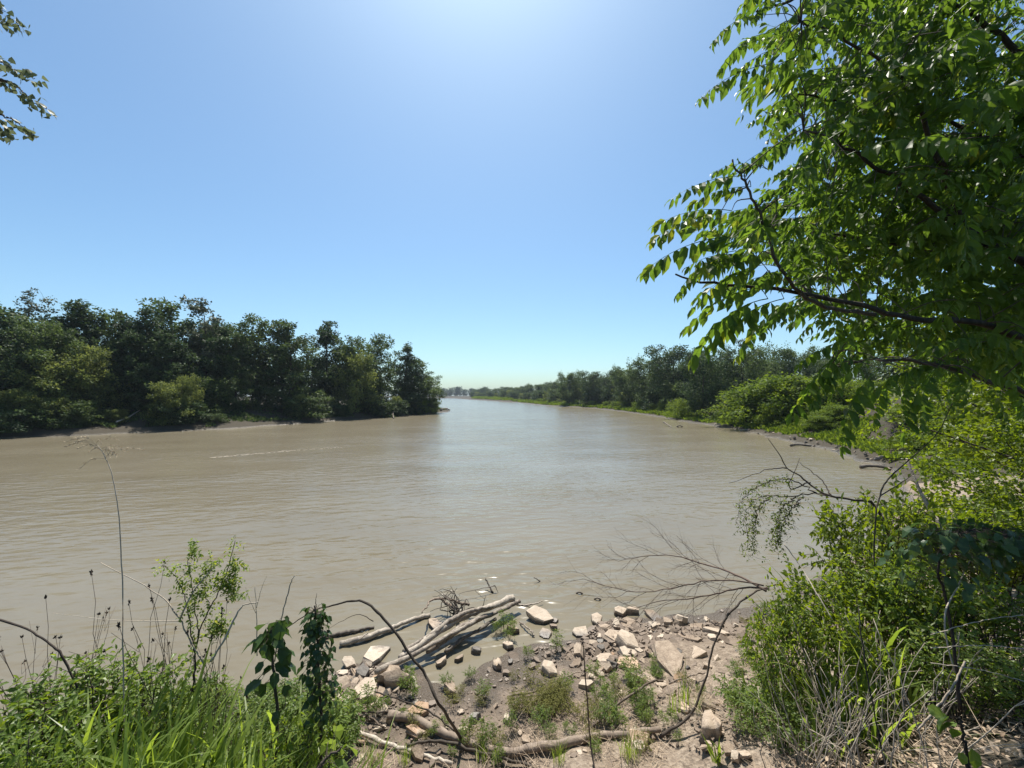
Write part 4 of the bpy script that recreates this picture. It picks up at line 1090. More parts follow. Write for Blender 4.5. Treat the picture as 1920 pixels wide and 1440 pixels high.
# dry stalks (each a stem of its own)
def stalk(seed, Ht, r0, mat, lean=.15, heads=0, forks=0, headmat='twig'):
    r = rng(seed); mb = MB(); a = r.uniform(0, 6.28)
    C = curve([(0, 0, 0), (math.cos(a) * lean * .3, math.sin(a) * lean * .3, Ht * .5), (math.cos(a) * lean, math.sin(a) * lean, Ht)], 10, .012 * Ht, seed)
    tube(mb, C, np.linspace(r0, r0 * .35, 10), 5)
    ends = [C[-1]]
    for k in range(forks):
        i = r.integers(4, 9); e = C[i] + np.array([r.normal(0, .12), r.normal(0, .12), r.uniform(.08, .25)]) * Ht
        tube(mb, curve([C[i], (C[i] + e) / 2 + r.normal(0, .012, 3), e], 6), np.linspace(r0 * .5, r0 * .25, 6), 4); ends.append(e)
        for q in range(2):
            e2 = e + r.normal(0, .05, 3) * Ht; tube(mb, [(C[i] + e) / 2, e2], r0 * .25, 3)
    parts = [("stem", mb.mesh("stem", M[mat], True))]
    if heads:
        for e in ends:
            hb = MB(); n = 9; leaves(hb, T_DIA, np.repeat(e[None], n, 0) - (0, 0, .01), unit(r.normal(0, .6, (n, 3)) + (0, 0, .5)), unit(r.normal(0, 1, (n, 3))), .018, .010, r.random(n))
            parts.append(("seed_head", hb.mesh("seed_head", M[headmat])))
    return parts
DS = [stalk(400 + k, 1.0, .0055, 'drystem', .25, 0, k % 3) for k in range(6)]
WS = [stalk(420 + k, 1.0, .0042, 'twig_red', .2, 1, 1 + k % 3) for k in range(6)]
for k in range(64):
    u, d = RP.uniform(1460, 1770), RP.uniform(2.9, 4.0)
    x = (u - 960) / F * d
    thing("dry_stalk", DS[k % 6], (x, d, H(x, d) - .02), RP.uniform(0, 6.28), RP.uniform(.6, 1.35), "pale dry stalk standing in the thicket before the bright bush", "stalk", "pale dry stalks of the thicket",
          (RP.normal(0, .16), RP.normal(0, .16)))
for k in range(24):
    u, d = RP.uniform(-20, 480), RP.uniform(2.7, 3.6)
    x = (u - 960) / F * d; z = H(x, d)
    top = EYE + (HORIZON - RP.uniform(1060, 1210)) / F * d
    thing("weed_stalk", WS[k % 6], (x, d, z - .02), RP.uniform(0, 6.28), (.9, .9, max(.5, top - z)), "thin reddish dead weed stalk with small seed heads, against the water", "stalk", "dead weed stalks against the water",
          (RP.normal(0, .07), RP.normal(0, .07)))
# bent pale stems
def stem(name, pts, r0, r1, mat, label, cat="stalk", side=(), n=22, group=None):
    return log(name, pts, r0, r1, mat, label, n=n, knob=.03, seed=int(abs(pts[0][0]) * 100) + 1, k=5, jit=.002, cat=cat, twigs=side, group=group)
stem("bent_stalk", [W(385, 1250, 2.9), W(362, 1210, 2.9), W(330, 1150, 2.9), W(290, 1110, 2.95), W(190, 1055, 3.0)], .006, .003, 'drystem', "pale forked dead stem leaning over the water behind the leafy bush",
     side=[([W(338, 1160, 2.9), W(362, 1110, 2.9), W(395, 1070, 2.9), W(415, 1052, 2.9)], .006), ([W(335, 1165, 2.9), W(220, 1163, 2.95), W(100, 1150, 3.0)], .003)])
stem("bent_stalk", [W(395, 1240, 2.8), W(420, 1200, 2.8), W(452, 1140, 2.85), W(484, 1128, 2.85)], .008, .004, 'drystem', "short pale broken stem in the middle of the weed stalks")
stem("bent_stalk", [W(-40, 1150, 2.6), W(40, 1175, 2.6), W(90, 1205, 2.6), W(120, 1235, 2.6), W(150, 1300, 2.6)], .007, .006, 'twig', "dark arching cane at the frame edge, bending down into the bushes")
stem("bent_stalk", [W(515, 1240, 3.0), W(530, 1150, 3.0), W(545, 1095, 3.0), W(553, 1078, 3.0)], .005, .003, 'drystem', "single pale straight stalk slanting up beside the big-leaved plant")
stem("bent_stalk", [W(482, 1230, 3.0), W(482, 1180, 3.0), W(478, 1100, 3.0)], .004, .002, 'drystem', "thin brown forked stalk between sapling and big-leaved plant", side=[([W(481, 1140, 3.0), W(490, 1105, 3.0), W(500, 1080, 3.0)], .002), ([W(480, 1150, 3.0), W(466, 1120, 3.0), W(460, 1100, 3.0)], .002)])
stem("bent_stalk", [W(1470, 1020, 5.0), W(1500, 1060, 4.9), W(1530, 1110, 4.6), W(1560, 1160, 4.4)], .006, .006, 'drystem', "pale bent stem crossing the face of the bright bush")
def foot(u, d): x = (u - 960) / F * d; return np.array([x, d, H(x, d) - .04])
stem("bent_stalk", [W(1700, 860, 6.4), W(1718, 905, 6.2), W(1745, 960, 6.0), W(1765, 1010, 5.8), foot(1775, 5.7)], .018, .028, 'drift', "thick pale broken stem standing in the sunlit bushes", cat="stem")
stem("bent_stalk", [W(1790, 1260, 3.1), W(1770, 1160, 3.1), W(1800, 1090, 3.2), W(1840, 1010, 3.3)], .006, .004, 'drystem', "tallest pale stem at the shaded end of the dry stalks")
stem("bent_stalk", [W(1720, 1370, 2.9), W(1755, 1330, 2.9), W(1790, 1280, 2.9), W(1810, 1240, 2.95)], .007, .007, 'drystem', "stout pale stem leaning over the leaf litter")
stem("bent_stalk", [W(1660, 1440, 2.7), W(1640, 1340, 2.75), W(1620, 1230, 2.8), W(1610, 1140, 2.9)], .005, .004, 'twig', "dark upright stem in front of the pale stalks")
for k, (y0, y1) in enumerate([(1215, 1222), (1243, 1290), (1190, 1150)]):
    stem("bent_stalk", [W(1745, y0, 3.0), W(1850, (y0 + y1) / 2 - 8, 3.0), W(1960, y1, 3.0)], .003, .0025, 'drystem', "%s thin cane running level through the shade at the frame edge" % ("middle", "lowest", "highest")[k])
stem("dead_sapling", [foot(1640, 5.3), W(1640, 1010, 5.3), W(1650, 930, 5.4), W(1668, 896, 5.5), W(1705, 862, 5.5), W(1755, 815, 5.4), W(1786, 756, 5.3)], .011, .006, 'bark', "dark dead sapling bending up from the bushes into the hanging leaves", cat="sapling", n=34,
     side=[([W(1705, 862, 5.5), W(1660, 860, 5.6), W(1620, 866, 5.7)], .007), ([W(1650, 930, 5.4), W(1690, 905, 5.5), W(1725, 880, 5.6)], .008)])

# tall dry grass with an open seed head
o = link("grass_stalk", None); r = rng(81)
C = curve([W(234, 1450, 2.6), W(232, 1300, 2.6), W(229, 1080, 2.6), W(222, 960, 2.6), W(210, 890, 2.62), W(196, 855, 2.64), W(183, 836, 2.66), W(168, 838, 2.68)], 40, .001, 1)
mbx = MB(); tube(mbx, C, np.linspace(.0045, .0016, 40), 6); link("stem", mbx.mesh("stem", M['drystem'], True), o)
hb = MB(); sb = MB()
for k in range(16):
    i = 27 + r.integers(0, 11); L = r.uniform(.06, .22); a = r.choice([-1, 1, 1])
    e = C[i] + np.array([a * L, r.normal(0, .04), r.normal(.0, .045)])
    tw = curve([C[i], (C[i] + e) / 2 + (0, 0, .03), e], 8); tube(sb, tw, .0009, 3)
    n = 12; j = r.integers(3, 8, n)
    leaves(hb, T_DIA, tw[j] + r.normal(0, .003, (n, 3)), unit((e - C[i]) + r.normal(0, .05, (n, 3))), unit(r.normal(0, 1, (n, 3))), .016, .006, r.uniform(.5, 1, n))
link("spikelet_branches", sb.mesh("spikelet_branches", M['drystem']), o); link("seed_head", hb.mesh("seed_head", M['straw']), o)
tag(o, "tall dry grass stalk with a nodding open seed head against the water", "grass stalk")

# leafy sapling
o = link("sapling", None); r = rng(82); mbx = MB(); lb = MB()
for pxs, rr in [([(362, 1290), (366, 1240), (372, 1190), (395, 1140), (412, 1105), (428, 1060), (443, 1012)], .007), ([(366, 1235), (358, 1180), (348, 1120), (330, 1085), (306, 1058)], .005), ([(372, 1190), (366, 1140), (360, 1090), (352, 1050), (362, 1030)], .004),
               ([(412, 1105), (425, 1090), (440, 1075), (452, 1060)], .003), ([(395, 1140), (385, 1110), (390, 1075), (400, 1050)], .003), ([(420, 1085), (436, 1100), (446, 1118)], .003), ([(405, 1200), (410, 1180), (414, 1165)], .003)]:
    C = curve([W(u, v, 2.95 + .0006 * (u - 360)) for u, v in pxs], 26, .004, 5); tube(mbx, C, np.linspace(rr, rr * .3, 26), 5)
    for j in range(5, 26):
        for s in range(3):
            if r.random() < .75:
                d = unit(r.normal(0, 1, 3) + np.array([0, 0, .2])); n = r.integers(4, 8); t = np.linspace(.2, 1, n)[:, None]
                q = C[j] + d * .075 * t
                side = unit(np.cross(d, r.normal(0, 1, 3))) * np.where(np.arange(n) % 2, 1, -1)[:, None]
                leaves(lb, T_LEAF, q, unit(side + d * .5), unit(np.array([0, 0, 1.]) + r.normal(0, .5, (n, 3))), r.uniform(.02, .034, n), r.uniform(.012, .019, n), np.clip(r.normal(.62, .22, n), 0, 1))
link("stems", mbx.mesh("stems", M['twig'], True), o); link("foliage", lb.mesh("foliage", M['leaf_weed']), o)
tag(o, "slender sapling with small pale green leaves standing against the water", "sapling")

# vine-wrapped stem and the big-leaved dark plant
def leafy_column(name, pxs, depth, rad, n, size, T, mat, label, cat, tw, lead=0):
    o = link(name, None); r = rng(int(pxs[0][0])); C = curve([W(u, v, depth) for u, v in pxs], 24, .004, 3)
    mbx = MB(); tube(mbx, C, np.linspace(.013, .005, 24), 6); lb = MB()
    for k in range(n):
        t = r.random() ** .8; i = int(tw + (23 - tw) * t); a = r.uniform(0, 6.28)
        R_ = rad * (1.05 - .45 * t) * r.uniform(.3, 1)
        q = C[i] + np.array([math.cos(a) * R_, math.sin(a) * R_, r.normal(0, .03)]); s = size * r.uniform(.6, 1.2)
        tube(mbx, [C[i], (C[i] + q) / 2 + (0, 0, .02), q], .0014, 3, cap=False)
        leaves(lb, T, [q], [np.array([math.cos(a) * .5, math.sin(a) * .5, -.75]) + r.normal(0, .3, 3)], [np.array([math.cos(a), math.sin(a), .5]) + r.normal(0, .35, 3)], s, s * .72, np.clip(r.normal(.4, .2), 0, 1))
    link("stem", mbx.mesh("stem", M['twig'], True), o); link("foliage", lb.mesh("foliage", M[mat]), o)
    return tag(o, label, cat)
leafy_column("vine_column", [(604, 1440), (602, 1380), (600, 1300), (598, 1230), (592, 1180), (590, 1135)], 2.95, .135, 260, .062, T_HEART, 'leaf_broad', "dark vine-wrapped stem hung with heart-shaped leaves before the mud spit", "vine", 6)
leafy_column("broad_leaved_plant", [(520, 1440), (520, 1360), (516, 1290), (512, 1230), (508, 1190), (520, 1165)], 2.9, .11, 46, .13, T_LEAF, 'leaf_broad', "plant with big dark drooping leaves next to the vine-wrapped stem", "plant", 7)
leafy_column("broad_leaved_plant", [(1800, 1330), (1792, 1240), (1775, 1130), (1760, 1060), (1780, 1010), (1830, 990)], 3.2, .42, 170, .095, T_HEART, 'leaf_broad', "shrub with big dark hanging leaves shading the stalks' far end", "plant", 12)
leafy_column("broad_leaved_plant", [(1960, 1250), (1950, 1150), (1930, 1060), (1890, 1010), (1850, 1000)], 3.3, .42, 170, .09, T_HEART, 'leaf_broad', "dark big-leaved shrub at the frame edge in the shade", "plant", 12)
leafy_column("broad_leaved_plant", [(1815, 1440), (1812, 1410), (1806, 1370), (1800, 1345)], 2.55, .10, 9, .12, T_LEAF, 'leaf_bush', "small sunlit plant with broad yellow green leaves in the dark corner", "plant", 8)
leafy_column("broad_leaved_plant", [(590, 1460), (600, 1445), (610, 1425), (640, 1400)], 2.2, .16, 14, .10, T_HEART, 'leaf_weed', "bright broad leaves poking up at the bottom edge beside the rubble", "plant", 10)

# ground cover, leaf litter
r = rng(86); mb = MB(); n = 14000
x = r.uniform(-4.6, -.6, n); y = r.uniform(1.5, 4.6, n); z = height(x, y); k = (z > .8) & ((x < -.42 * y + .25 * vnoise(x * 2, y * 2, 3)) | (y < 2.6)); x, y, z = x[k], y[k], z[k]; n = len(x)
L = r.uniform(.03, .075, n); q = np.stack([x, y, z + np.abs(r.normal(0, .10, n))], -1)
leaves(mb, T_LEAF, q, unit(r.normal(0, 1, (n, 3)) * (1, 1, .5)), unit(r.normal(0, .5, (n, 3)) + (0, 0, 1)), L, L * .42, np.clip(.45 + .3 * vnoise(x * 2, y * 2, 9) + r.normal(0, .15, n), 0, 1))
tag(link("ground_cover", mb.mesh("ground_cover", M['leaf_weed'])), "low leafy ground cover carpeting the near bank below the bushes", "ground cover", kind="stuff")
mb = MB(); n = 9000
x = r.uniform(1.2, 8, n); y = r.uniform(1.5, 6.5, n); z = height(x, y); k = (z > 1.2) & (x > y * .62 - .25 * vnoise(x * 2, y * 2, 4)); x, y, z = x[k], y[k], z[k]; n = len(x)
L = r.uniform(.03, .085, n); q = np.stack([x, y, z + np.abs(r.normal(0, .018, n))], -1)
leaves(mb, T_LEAF, q, unit(r.normal(0, 1, (n, 3)) * (1, 1, .25)), unit(r.normal(0, .45, (n, 3)) + (0, 0, 1)), L, L * r.uniform(.3, .65, n), np.clip(r.normal(.55, .25, n), 0, 1))
m_ = 2600; i = r.integers(0, n, m_); a = r.uniform(0, 6.28, m_)
blades(mb, q[i] + (0, 0, .005), a, r.uniform(.12, .5, m_), r.uniform(.002, .005, m_), r.uniform(1.1, 1.6, m_), r.uniform(-.2, .3, m_), np.clip(r.normal(.7, .2, m_), 0, 1), seg=3)
tag(link("leaf_litter", mb.mesh("leaf_litter", M['litter'])), "dry brown leaf litter and straw on the ground under the overhanging tree", "leaf litter", kind="stuff")
mb = MB(); n = 11000
x = r.uniform(-2.4, 3.6, n); y = r.uniform(3.0, 6.6, n); z = height(x, y); k = (z > .15) & (vnoise(x * 1.3, y * 1.3, 14) > -.1); x, y, z = x[k], y[k], z[k]; n = len(x)
blades(mb, np.stack([x, y, z + .004], -1), r.uniform(0, 6.28, n), r.uniform(.05, .4, n), r.uniform(.002, .007, n), r.uniform(1.0, 1.55, n), r.uniform(-.3, .3, n), r.random(n), seg=3)
tag(link("shore_debris", mb.mesh("shore_debris", M['litter'])), "dry stems and plant debris scattered over the stony ground", "debris", kind="stuff")
# ---------------------------------------------------------------- overhanging tree with compound leaves
FL = .74
def frond_mesh(seed):
    r = rng(seed); mb = MB(); s = np.linspace(0, 1, 12); droop = r.uniform(.30, .55)
    yb = r.normal(0, .05)
    C = np.stack([FL * (s - .10 * droop * s ** 3), yb * FL * s ** 2, FL * (.10 * s - droop * s ** 2)], -1)
    tube(mb, C, np.linspace(.0042, .0012, 12), 4, tint=.75, cap=False)
    npair = r.integers(7, 10)
    t = np.linspace(.17, .97, npair)
    cs = np.stack([np.interp(t, s, C[:, i]) for i in range(3)], -1)
    tang = unit(np.stack([np.interp(t, s, np.gradient(C[:, i])) for i in range(3)], -1))
    for sd in (1, -1):
        Y = np.array([0, sd, 0.0])
        A = unit(Y * r.uniform(.25, .7, (npair, 1)) + tang * r.uniform(.2, .45, (npair, 1)) + np.array([0, 0, -1]) * r.uniform(.6, 1.0, (npair, 1)) + r.normal(0, .17, (npair, 3)))
        N = unit(Y * .75 + np.array([0, 0, .55]) + r.normal(0, .42, (npair, 3)))
        L = .185 * (1 - .5 * np.abs(t - .5) ** 1.3 * 1.4) * r.uniform(.68, 1.15, npair) * (r.random(npair) > .06)
        leaves(mb, T_LEAF, cs + Y * .004, A, N, L, L * .44, np.clip(.40 + .25 * t + r.normal(0, .24, npair), 0, 1))
    leaves(mb, T_LEAF, C[-1:], [tang[-1] + (0, 0, -.2)], [np.array([0, .1, 1.0])], .11, .04, .8)
    return mb.mesh("leaf", M['leaf_frond'])
FR = [frond_mesh(600 + k) for k in range(9)]
tipz = -.32 * FL; PH0 = math.atan2(tipz, FL * .93); LEN0 = math.hypot(tipz, FL * .93)

tree = link("overhanging_tree", None)
tree.location = (0, 0, 0)
tx, ty = 6.3, 4.0
trunk = np.array([(tx, ty, H(tx, ty) - .1), (tx - .05, ty, 4.6), (tx - .15, ty + .1, 6.0), (tx - .35, ty + .15, 7.6), (tx - .7, ty + .2, 9.4)])
mbx = MB(); tube(mbx, curve(trunk, 20, .012, 1), np.linspace(.13, .05, 20), 10, knob=.05); link("trunk", mbx.mesh("trunk", M['bark'], True), tree)
LIMB = [
    ([trunk[1] + (0, 0, .9), W(1990, 540, 4.3), W(1905, 485, 4.3), W(1800, 420, 4.3), W(1700, 350, 4.2), W(1600, 285, 4.0), W(1510, 240, 3.8)], .055),
    ([W(1810, 428, 4.3), W(1765, 320, 4.1), W(1740, 245, 4.0), W(1700, 165, 3.9), W(1650, 115, 3.8), W(1588, 72, 3.7), W(1500, 40, 3.6)], .028),
    ([W(1640, 590, 3.9), W(1540, 570, 3.7), W(1475, 520, 3.55), W(1430, 410, 3.45), W(1400, 350, 3.4), W(1374, 298, 3.4)], .020),
    ([trunk[1] + (0, 0, .4), W(1960, 650, 4.2), W(1830, 605, 4.1), W(1700, 598, 4.0), W(1600, 570, 3.8), W(1460, 545, 3.6), W(1340, 530, 3.5), W(1264, 515, 3.45)], .040),
    ([trunk[1] + (0, 0, .1), W(1970, 745, 4.0), W(1860, 715, 3.9), W(1760, 685, 3.8), W(1650, 672, 3.7), W(1560, 690, 3.6)], .032),
    ([trunk[3], W(1900, 90, 4.7), W(1760, 0, 4.6), W(1620, -50, 4.4), W(1480, 0, 4.1), W(1420, 20, 3.9)], .035),
    ([trunk[2], W(1960, 330, 4.6), W(1850, 260, 4.8), W(1720, 210, 4.9), W(1580, 190, 4.7), W(1480, 170, 4.5)], .032),
    ([trunk[2] + (0, 0, -.5), W(1930, 450, 5.2), W(1780, 470, 5.4), W(1640, 450, 5.3), W(1500, 430, 5.0), W(1400, 420, 4.8)], .034),
]
skel = []
for k, (pts, r0) in enumerate(LIMB):
    C = curve(pts, 30, .010, k + 3); mbx = MB(); tube(mbx, C, np.linspace(r0, .007, 30), 7, knob=.07); skel.append(C)
    link("branch", mbx.mesh("branch", M['bark'], True), tree)
skel = np.concatenate(skel)
rf = rng(640); twb = MB()
def twig_to(b):
    i = int(np.argmin(((skel - b) ** 2).sum(1))); a = skel[i]
    if not .03 < np.linalg.norm(a - b) < .7: return
    tube(twb, curve([a, (a + b) / 2 + np.array([0, 0, .05]) + rf.normal(0, .02, 3), b], 7), np.linspace(.006, .003, 7), 4, cap=False)
def frond_matrix(b, az, pitch, s, roll=0.0):
    return Matrix.Translation(Vector(b)) @ Matrix.Rotation(az, 4, 'Z') @ Matrix.Rotation(-pitch, 4, 'Y') @ Matrix.Rotation(roll, 4, 'X') @ Matrix.Scale(s, 4)
def frond(b, az, pitch, s, roll=0.0):
    o = link("leaf", FR[rf.integers(len(FR))], tree); o.matrix_world = frond_matrix(b, az, pitch, s, roll); o.matrix_basis = o.matrix_world; twig_to(np.asarray(b)); return o
nf = 0
for (bu, bv, tu, tv, d) in [
    (1440, 62, 1348, 124, 3.6), (1455, 92, 1372, 152, 3.55), (1505, 62, 1404, 102, 3.7), (1480, 8, 1392, 14, 3.7), (1485, 205, 1402, 236, 3.5), (1432, 28, 1336, 78, 3.6), (1450, 15, 1405, 40, 3.6), (1440, 120, 1316, 205, 3.5), (1490, 110, 1420, 175, 3.6), (1482, 175, 1428, 242, 3.5), (1510, 230, 1440, 300, 3.5), (1500, 262, 1385, 330, 3.45),
    (1440, 318, 1340, 318, 3.45), (1400, 330, 1262, 384, 3.4), (1408, 350, 1300, 390, 3.4), (1372, 395, 1236, 430, 3.4), (1350, 400, 1228, 462, 3.35), (1360, 445, 1219, 520, 3.35), (1380, 470, 1270, 540, 3.4),
    (1400, 480, 1290, 510, 3.45), (1420, 500, 1310, 585, 3.4), (1440, 540, 1300, 600, 3.4), (1440, 560, 1302, 655, 3.4), (1470, 560, 1345, 655, 3.4), (1500, 575, 1420, 620, 3.5), (1540, 570, 1470, 608, 3.5),
    (1590, 640, 1502, 690, 3.4), (1590, 655, 1505, 785, 3.3), (1610, 660, 1535, 760, 3.2), (1640, 670, 1560, 740, 3.4), (1650, 690, 1580, 835, 3.0), (1690, 690, 1650, 790, 3.2), (1720, 690, 1690, 780, 3.4), (1760, 690, 1740, 800, 3.2),
    (1790, 700, 1800, 790, 3.3), (1830, 715, 1780, 770, 3.5), (1860, 720, 1870, 800, 3.4), (1560, 590, 1500, 640, 3.6), (1620, 610, 1560, 680, 3.6), (1470, 420, 1400, 480, 3.5), (1450, 380, 1370, 430, 3.5)]:
    B, T_ = W(bu, bv, d), W(tu, tv, d - rf.uniform(-.1, .12)); v = T_ - B; L = float(np.linalg.norm(v))
    frond(B, math.atan2(v[1], v[0]), math.asin(v[2] / L) - PH0, L / LEN0, rf.normal(0, .2)); nf += 1
POLY = np.array([(1450, -30), (1960, -30), (2010, 300), (2010, 720), (1800, 690), (1640, 660), (1560, 590), (1450, 545), (1400, 470), (1420, 400), (1500, 330), (1520, 240), (1470, 150)], float)
def in_poly(u, v):
    c = False
    for (a, b), (p_, q_) in zip(POLY, np.roll(POLY, -1, 0)):
        if (b > v) != (q_ > v) and u < (p_ - a) * (v - b) / (q_ - b) + a: c = not c
    return c
while nf < 298:
    u, v = rf.uniform(1390, 2010), rf.uniform(-30, 730)
    if not in_poly(u, v): continue
    if u > 1640 and v < 330 and rf.random() < .12: continue
    d = rf.uniform(3.3, 5.3) if u > 1520 else rf.uniform(3.3, 4.2)
    b = W(u, v, d)
    frond(b, PI + rf.normal(0, 1.05), rf.normal(.05, .38), rf.uniform(.5, 1.15), rf.normal(0, .25)); nf += 1
# the rest of the crown, with extra leaves added behind to shade the bank
big = MB()
base = [np.array([v.co[:] for v in me.vertices]) for me in FR[:5]]
fcs = [[tuple(p_.vertices) for p_ in me.polygons] for me in FR[:5]]
tin = []
for me in FR[:5]:
    a_ = np.zeros(len(me.polygons), np.float32); me.attributes["tint"].data.foreach_get("value", a_); tin.append(a_)
q4 = [np.array([f for f in fc if len(f) == 4]) for fc in fcs]; q3 = [np.array([f for f in fc if len(f) == 3]) for fc in fcs]
k = 0
while k < 1270:
    if rf.random() < .3: p0 = np.array([rf.uniform(2.2, 6.8), rf.uniform(3.0, 7.0), rf.uniform(7.0, 10.2)])
    else:
        u, v = (rf.uniform(1430, 2100), rf.uniform(-40, 690)) if k < 560 else (rf.uniform(1680, 2150), rf.uniform(300, 690)) if k < 1150 else (rf.uniform(1470, 1740), rf.uniform(220, 590)); p0 = W(u, v, rf.uniform(4.2, 6.4) if k < 560 else rf.uniform(5.4, 7.6))
    u, v = 960 + F * p0[0] / p0[1], HORIZON - F * (p0[2] - EYE) / p0[1]
    if 0 < v < 760 and not in_poly(u - 40, v): continue
    if v < 0 and u < 1430: continue
    i = rf.integers(5); Mx = np.array(frond_matrix(p0, rf.uniform(0, 6.28), rf.normal(.05, .4), rf.uniform(.8, 1.15)))
    big.add(base[i] @ Mx[:3, :3].T + Mx[:3, 3], [q4[i]], .5); big.n -= len(base[i])
    big.v.pop(); big.add(base[i] @ Mx[:3, :3].T + Mx[:3, 3], [q3[i]], .6)
    if rf.random() < .5: twig_to(p0)
    k += 1
tag(link("foliage", big.mesh("foliage", M['leaf_frond']), tree), kind="stuff")
tag(link("twigs", twb.mesh("twigs", M['twig'], True), tree), kind="stuff")
tag(tree, "overhanging tree with long drooping compound leaves, its dark limbs reaching over the bank", "tree")

# small-leaved trees behind it
TR['small1'] = (make_tree(701, 6, 2.5, 15000, .12, 'leaf_small', "broad", .1, 'bark'), 6)
TR['small2'] = (make_tree(702, 6, 2.2, 12000, .11, 'leaf_small', "tall", .1, 'bark'), 6)
for kind, x, y, h_, lb, w in [('small1', 12.2, 9.0, 6.2, "yellow green young tree behind the overhanging tree's dark limb", 1.0), ('small2', 9.6, 7.2, 4.0, "small yellow green tree right behind the dark big-leaved shrubs", 1.0),
                              ('small1', 16.5, 11.5, 7.5, "taller yellow green tree at the frame edge behind the overhanging tree", 1.1)]:
    plant(kind, x, y, h_, lb, "tree", "young trees behind the overhanging tree", w, name="young_tree")

# ---------------------------------------------------------------- cottonwood reaching in from the other side
ct = link("cottonwood_tree", None); r = rng(650)
mbx = MB(); tr_ = np.array([(-11.0, 5.2, H(-11.0, 5.2) - .2), (-10.9, 5.3, 5.0), (-10.7, 5.4, 9.0), (-10.4, 5.6, 13.0), (-10.2, 5.7, 16.0)])
tube(mbx, curve(tr_, 20, .03, 2), np.linspace(.34, .10, 20), 12, knob=.05); link("trunk", mbx.mesh("trunk", M['bark'], True), ct)
lb = MB(); D = 6.0
limbs = [[tr_[2] + (0, 0, 1.0), W(-260, 60, D), W(-110, 60, D), W(-20, 35, D), W(38, 48, D)], [tr_[2] + (0, 0, .4), W(-240, 130, D), W(-90, 100, D), W(-10, 112, D), W(30, 132, D), W(66, 148, D)],
         [tr_[2], W(-220, 180, D), W(-80, 150, D), W(0, 150, D), W(35, 165, D), W(60, 190, D), W(88, 203, D)], [tr_[2] + (0, 0, -.3), W(-200, 230, D), W(-70, 205, D), W(0, 215, D), W(30, 228, D), W(56, 246, D)],
         [tr_[2] + (0, 0, -.5), W(-180, 270, D), W(-80, 240, D), W(-20, 235, D), W(14, 250, D)], [tr_[3], W(-220, -80, D), W(-100, -60, D), W(-30, -20, D), W(10, 22, D)]]
for k, px in enumerate(limbs):
    C = curve(px, 60, .01, k); mbx = MB(); tube(mbx, C, np.concatenate([np.linspace(.07, .008, 40), np.linspace(.008, .004, 20)]), 6); link("branch", mbx.mesh("branch", M['twig'], True), ct)
    for j in range(20, 60):
        uu = 960 + F * C[j][0] / C[j][1]
        for s in range(3 if j < 59 else 8):
            if r.random() < (.42 if uu > 12 else .8) or j > 56:
                d = unit(r.normal(0, 1, 3) + (0, 0, -.4)); q = C[j] + d * r.uniform(.04, .12)
                leaves(lb, T_COTTON, [q], [unit(r.normal(0, .5, 3) + (0, 0, -.8))], [r.normal(0, 1, 3)], r.uniform(.065, .1), r.uniform(.06, .09), np.clip(r.normal(.5, .25), 0, 1))
# crown beyond the frame
n = 5200; c = tr_[3] + r.normal(0, 1, (n, 3)) * (1.9, 1.9, 2.6); uu = 960 + F * c[:, 0] / np.maximum(c[:, 1], .1); k = (uu < -40) | (c[:, 1] < .5); c = c[k]; n = len(c)
leaves(lb, T_COTTON, c, unit(r.normal(0, .6, (n, 3)) + (0, 0, -.6)), unit(r.normal(0, 1, (n, 3))), .1, .09, r.random(n))
link("foliage", lb.mesh("foliage", M['cotton']), ct)
tag(ct, "cottonwood whose leafy twig tips hang into the sky at the upper corner", "tree")

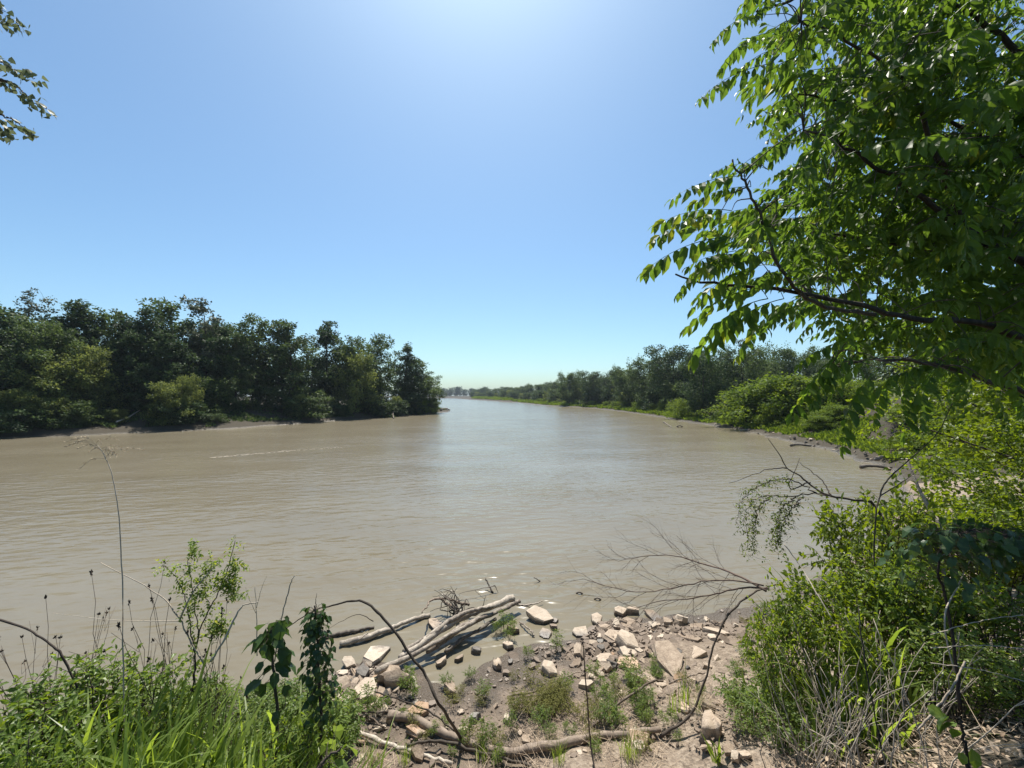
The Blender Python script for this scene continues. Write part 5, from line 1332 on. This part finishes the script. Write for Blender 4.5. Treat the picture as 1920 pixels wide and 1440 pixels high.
# ---------------------------------------------------------------- small things of the far banks
def far_log(name, px, zs, r0, mat, label, cat="driftwood"):
    return log(name, zlog(px, zs), r0, r0 * .6, mat, label, n=14, knob=.1, seed=int(px[0][0]), k=7, jit=.02, cat=cat)
far_log("snag", [(1244, 792), (1252, 796), (1259, 801)], [.55, .3, 0], .12, 'drift_dark', "dark stick slanting out of the water off the outer bank", "snag")
far_log("snag", [(1269, 800), (1274, 798), (1280, 800)], [0, .35, 0], .10, 'drift_dark', "short dark knob in the water next to the slanting stick, outer bank", "snag")
far_log("snag", [(738, 785), (737, 775), (739, 766)], [0, .9, 1.8], .16, 'drift_dark', "dark stub standing at the waterline before the wooded point", "snag")
far_log("snag", [(826, 768), (836, 766), (844, 769)], [.8, .7, 0], .30, 'drift_dark', "dark fallen trunk jutting from the tip of the wooded point", "snag")
log("stranded_log", [G(218, 799) + (0, 0, .5), G(240, 790) + (0, 0, .5), G(262, 777) + (0, 0, .6)], .10, .06, 'drift', "bleached fallen trunk lying on the wooded bank beside the lone willow", n=12, k=7)
log("stranded_log", [G(1375, 762) + (0, 0, .3), G(1385, 775) + (0, 0, .6), G(1395, 782) + (0, 0, .2)], .16, .10, 'drift', "grey dead limb in the dark root hollow of the outer bank", n=12, k=7)
for k, (u, v, lb) in enumerate([(1400, 806, "pale log stranded at the waterline of the outer bank"), (1350, 798, "pale log under the dark leaning tree"), (1500, 838, "dark log at the foot of the bare earth slope"), (1640, 880, "stranded log at the waterline below the cut bank")]):
    g = G(u, v); log("stranded_log", [g + (-.8, .2, .12), g + (0, .1, .2), g + (.9, -.3, .12)], .12, .09, 'drift' if k < 2 else 'drift_dark', lb, n=10, k=7)
RS = rng(680)
for k in range(46):
    u = RS.uniform(1400, 1660); y = RS.uniform(24, 62); x = shore_r(y) + RS.uniform(-.3, 1.1)
    thing("bank_stone", (DARK + BLOCK)[RS.integers(9)], (x, y, max(H(x, y), 0) + .05), RS.uniform(0, 6), RS.uniform(.12, .42), "stone at the waterline of the outer bank", "stone", "stones at the outer bank's waterline", (RS.normal(0, .3), RS.normal(0, .3)))

# ---------------------------------------------------------------- air
m = bpy.data.materials.new("summer haze"); m.use_nodes = True; nt = m.node_tree
nt.nodes.remove(nt.nodes["Principled BSDF"])
pv = nt.nodes.new("ShaderNodeVolumePrincipled")
pv.inputs["Color"].default_value = (.55, .64, .74, 1); pv.inputs["Density"].default_value = .00018; pv.inputs["Anisotropy"].default_value = .25
nt.links.new(pv.outputs[0], nt.nodes["Material Output"].inputs["Volume"])
bx = np.array([(x, y, z) for x in (-2450, 2450) for y in (-380, 3350) for z in (-8, 32)], float)
hz = link("haze", MB().add(bx, [(0, 1, 3, 2), (4, 6, 7, 5), (0, 4, 5, 1), (2, 3, 7, 6), (0, 2, 6, 4), (1, 5, 7, 3)]).mesh("haze", m))
tag(hz, "faint summer haze over the river", "haze", kind="stuff")
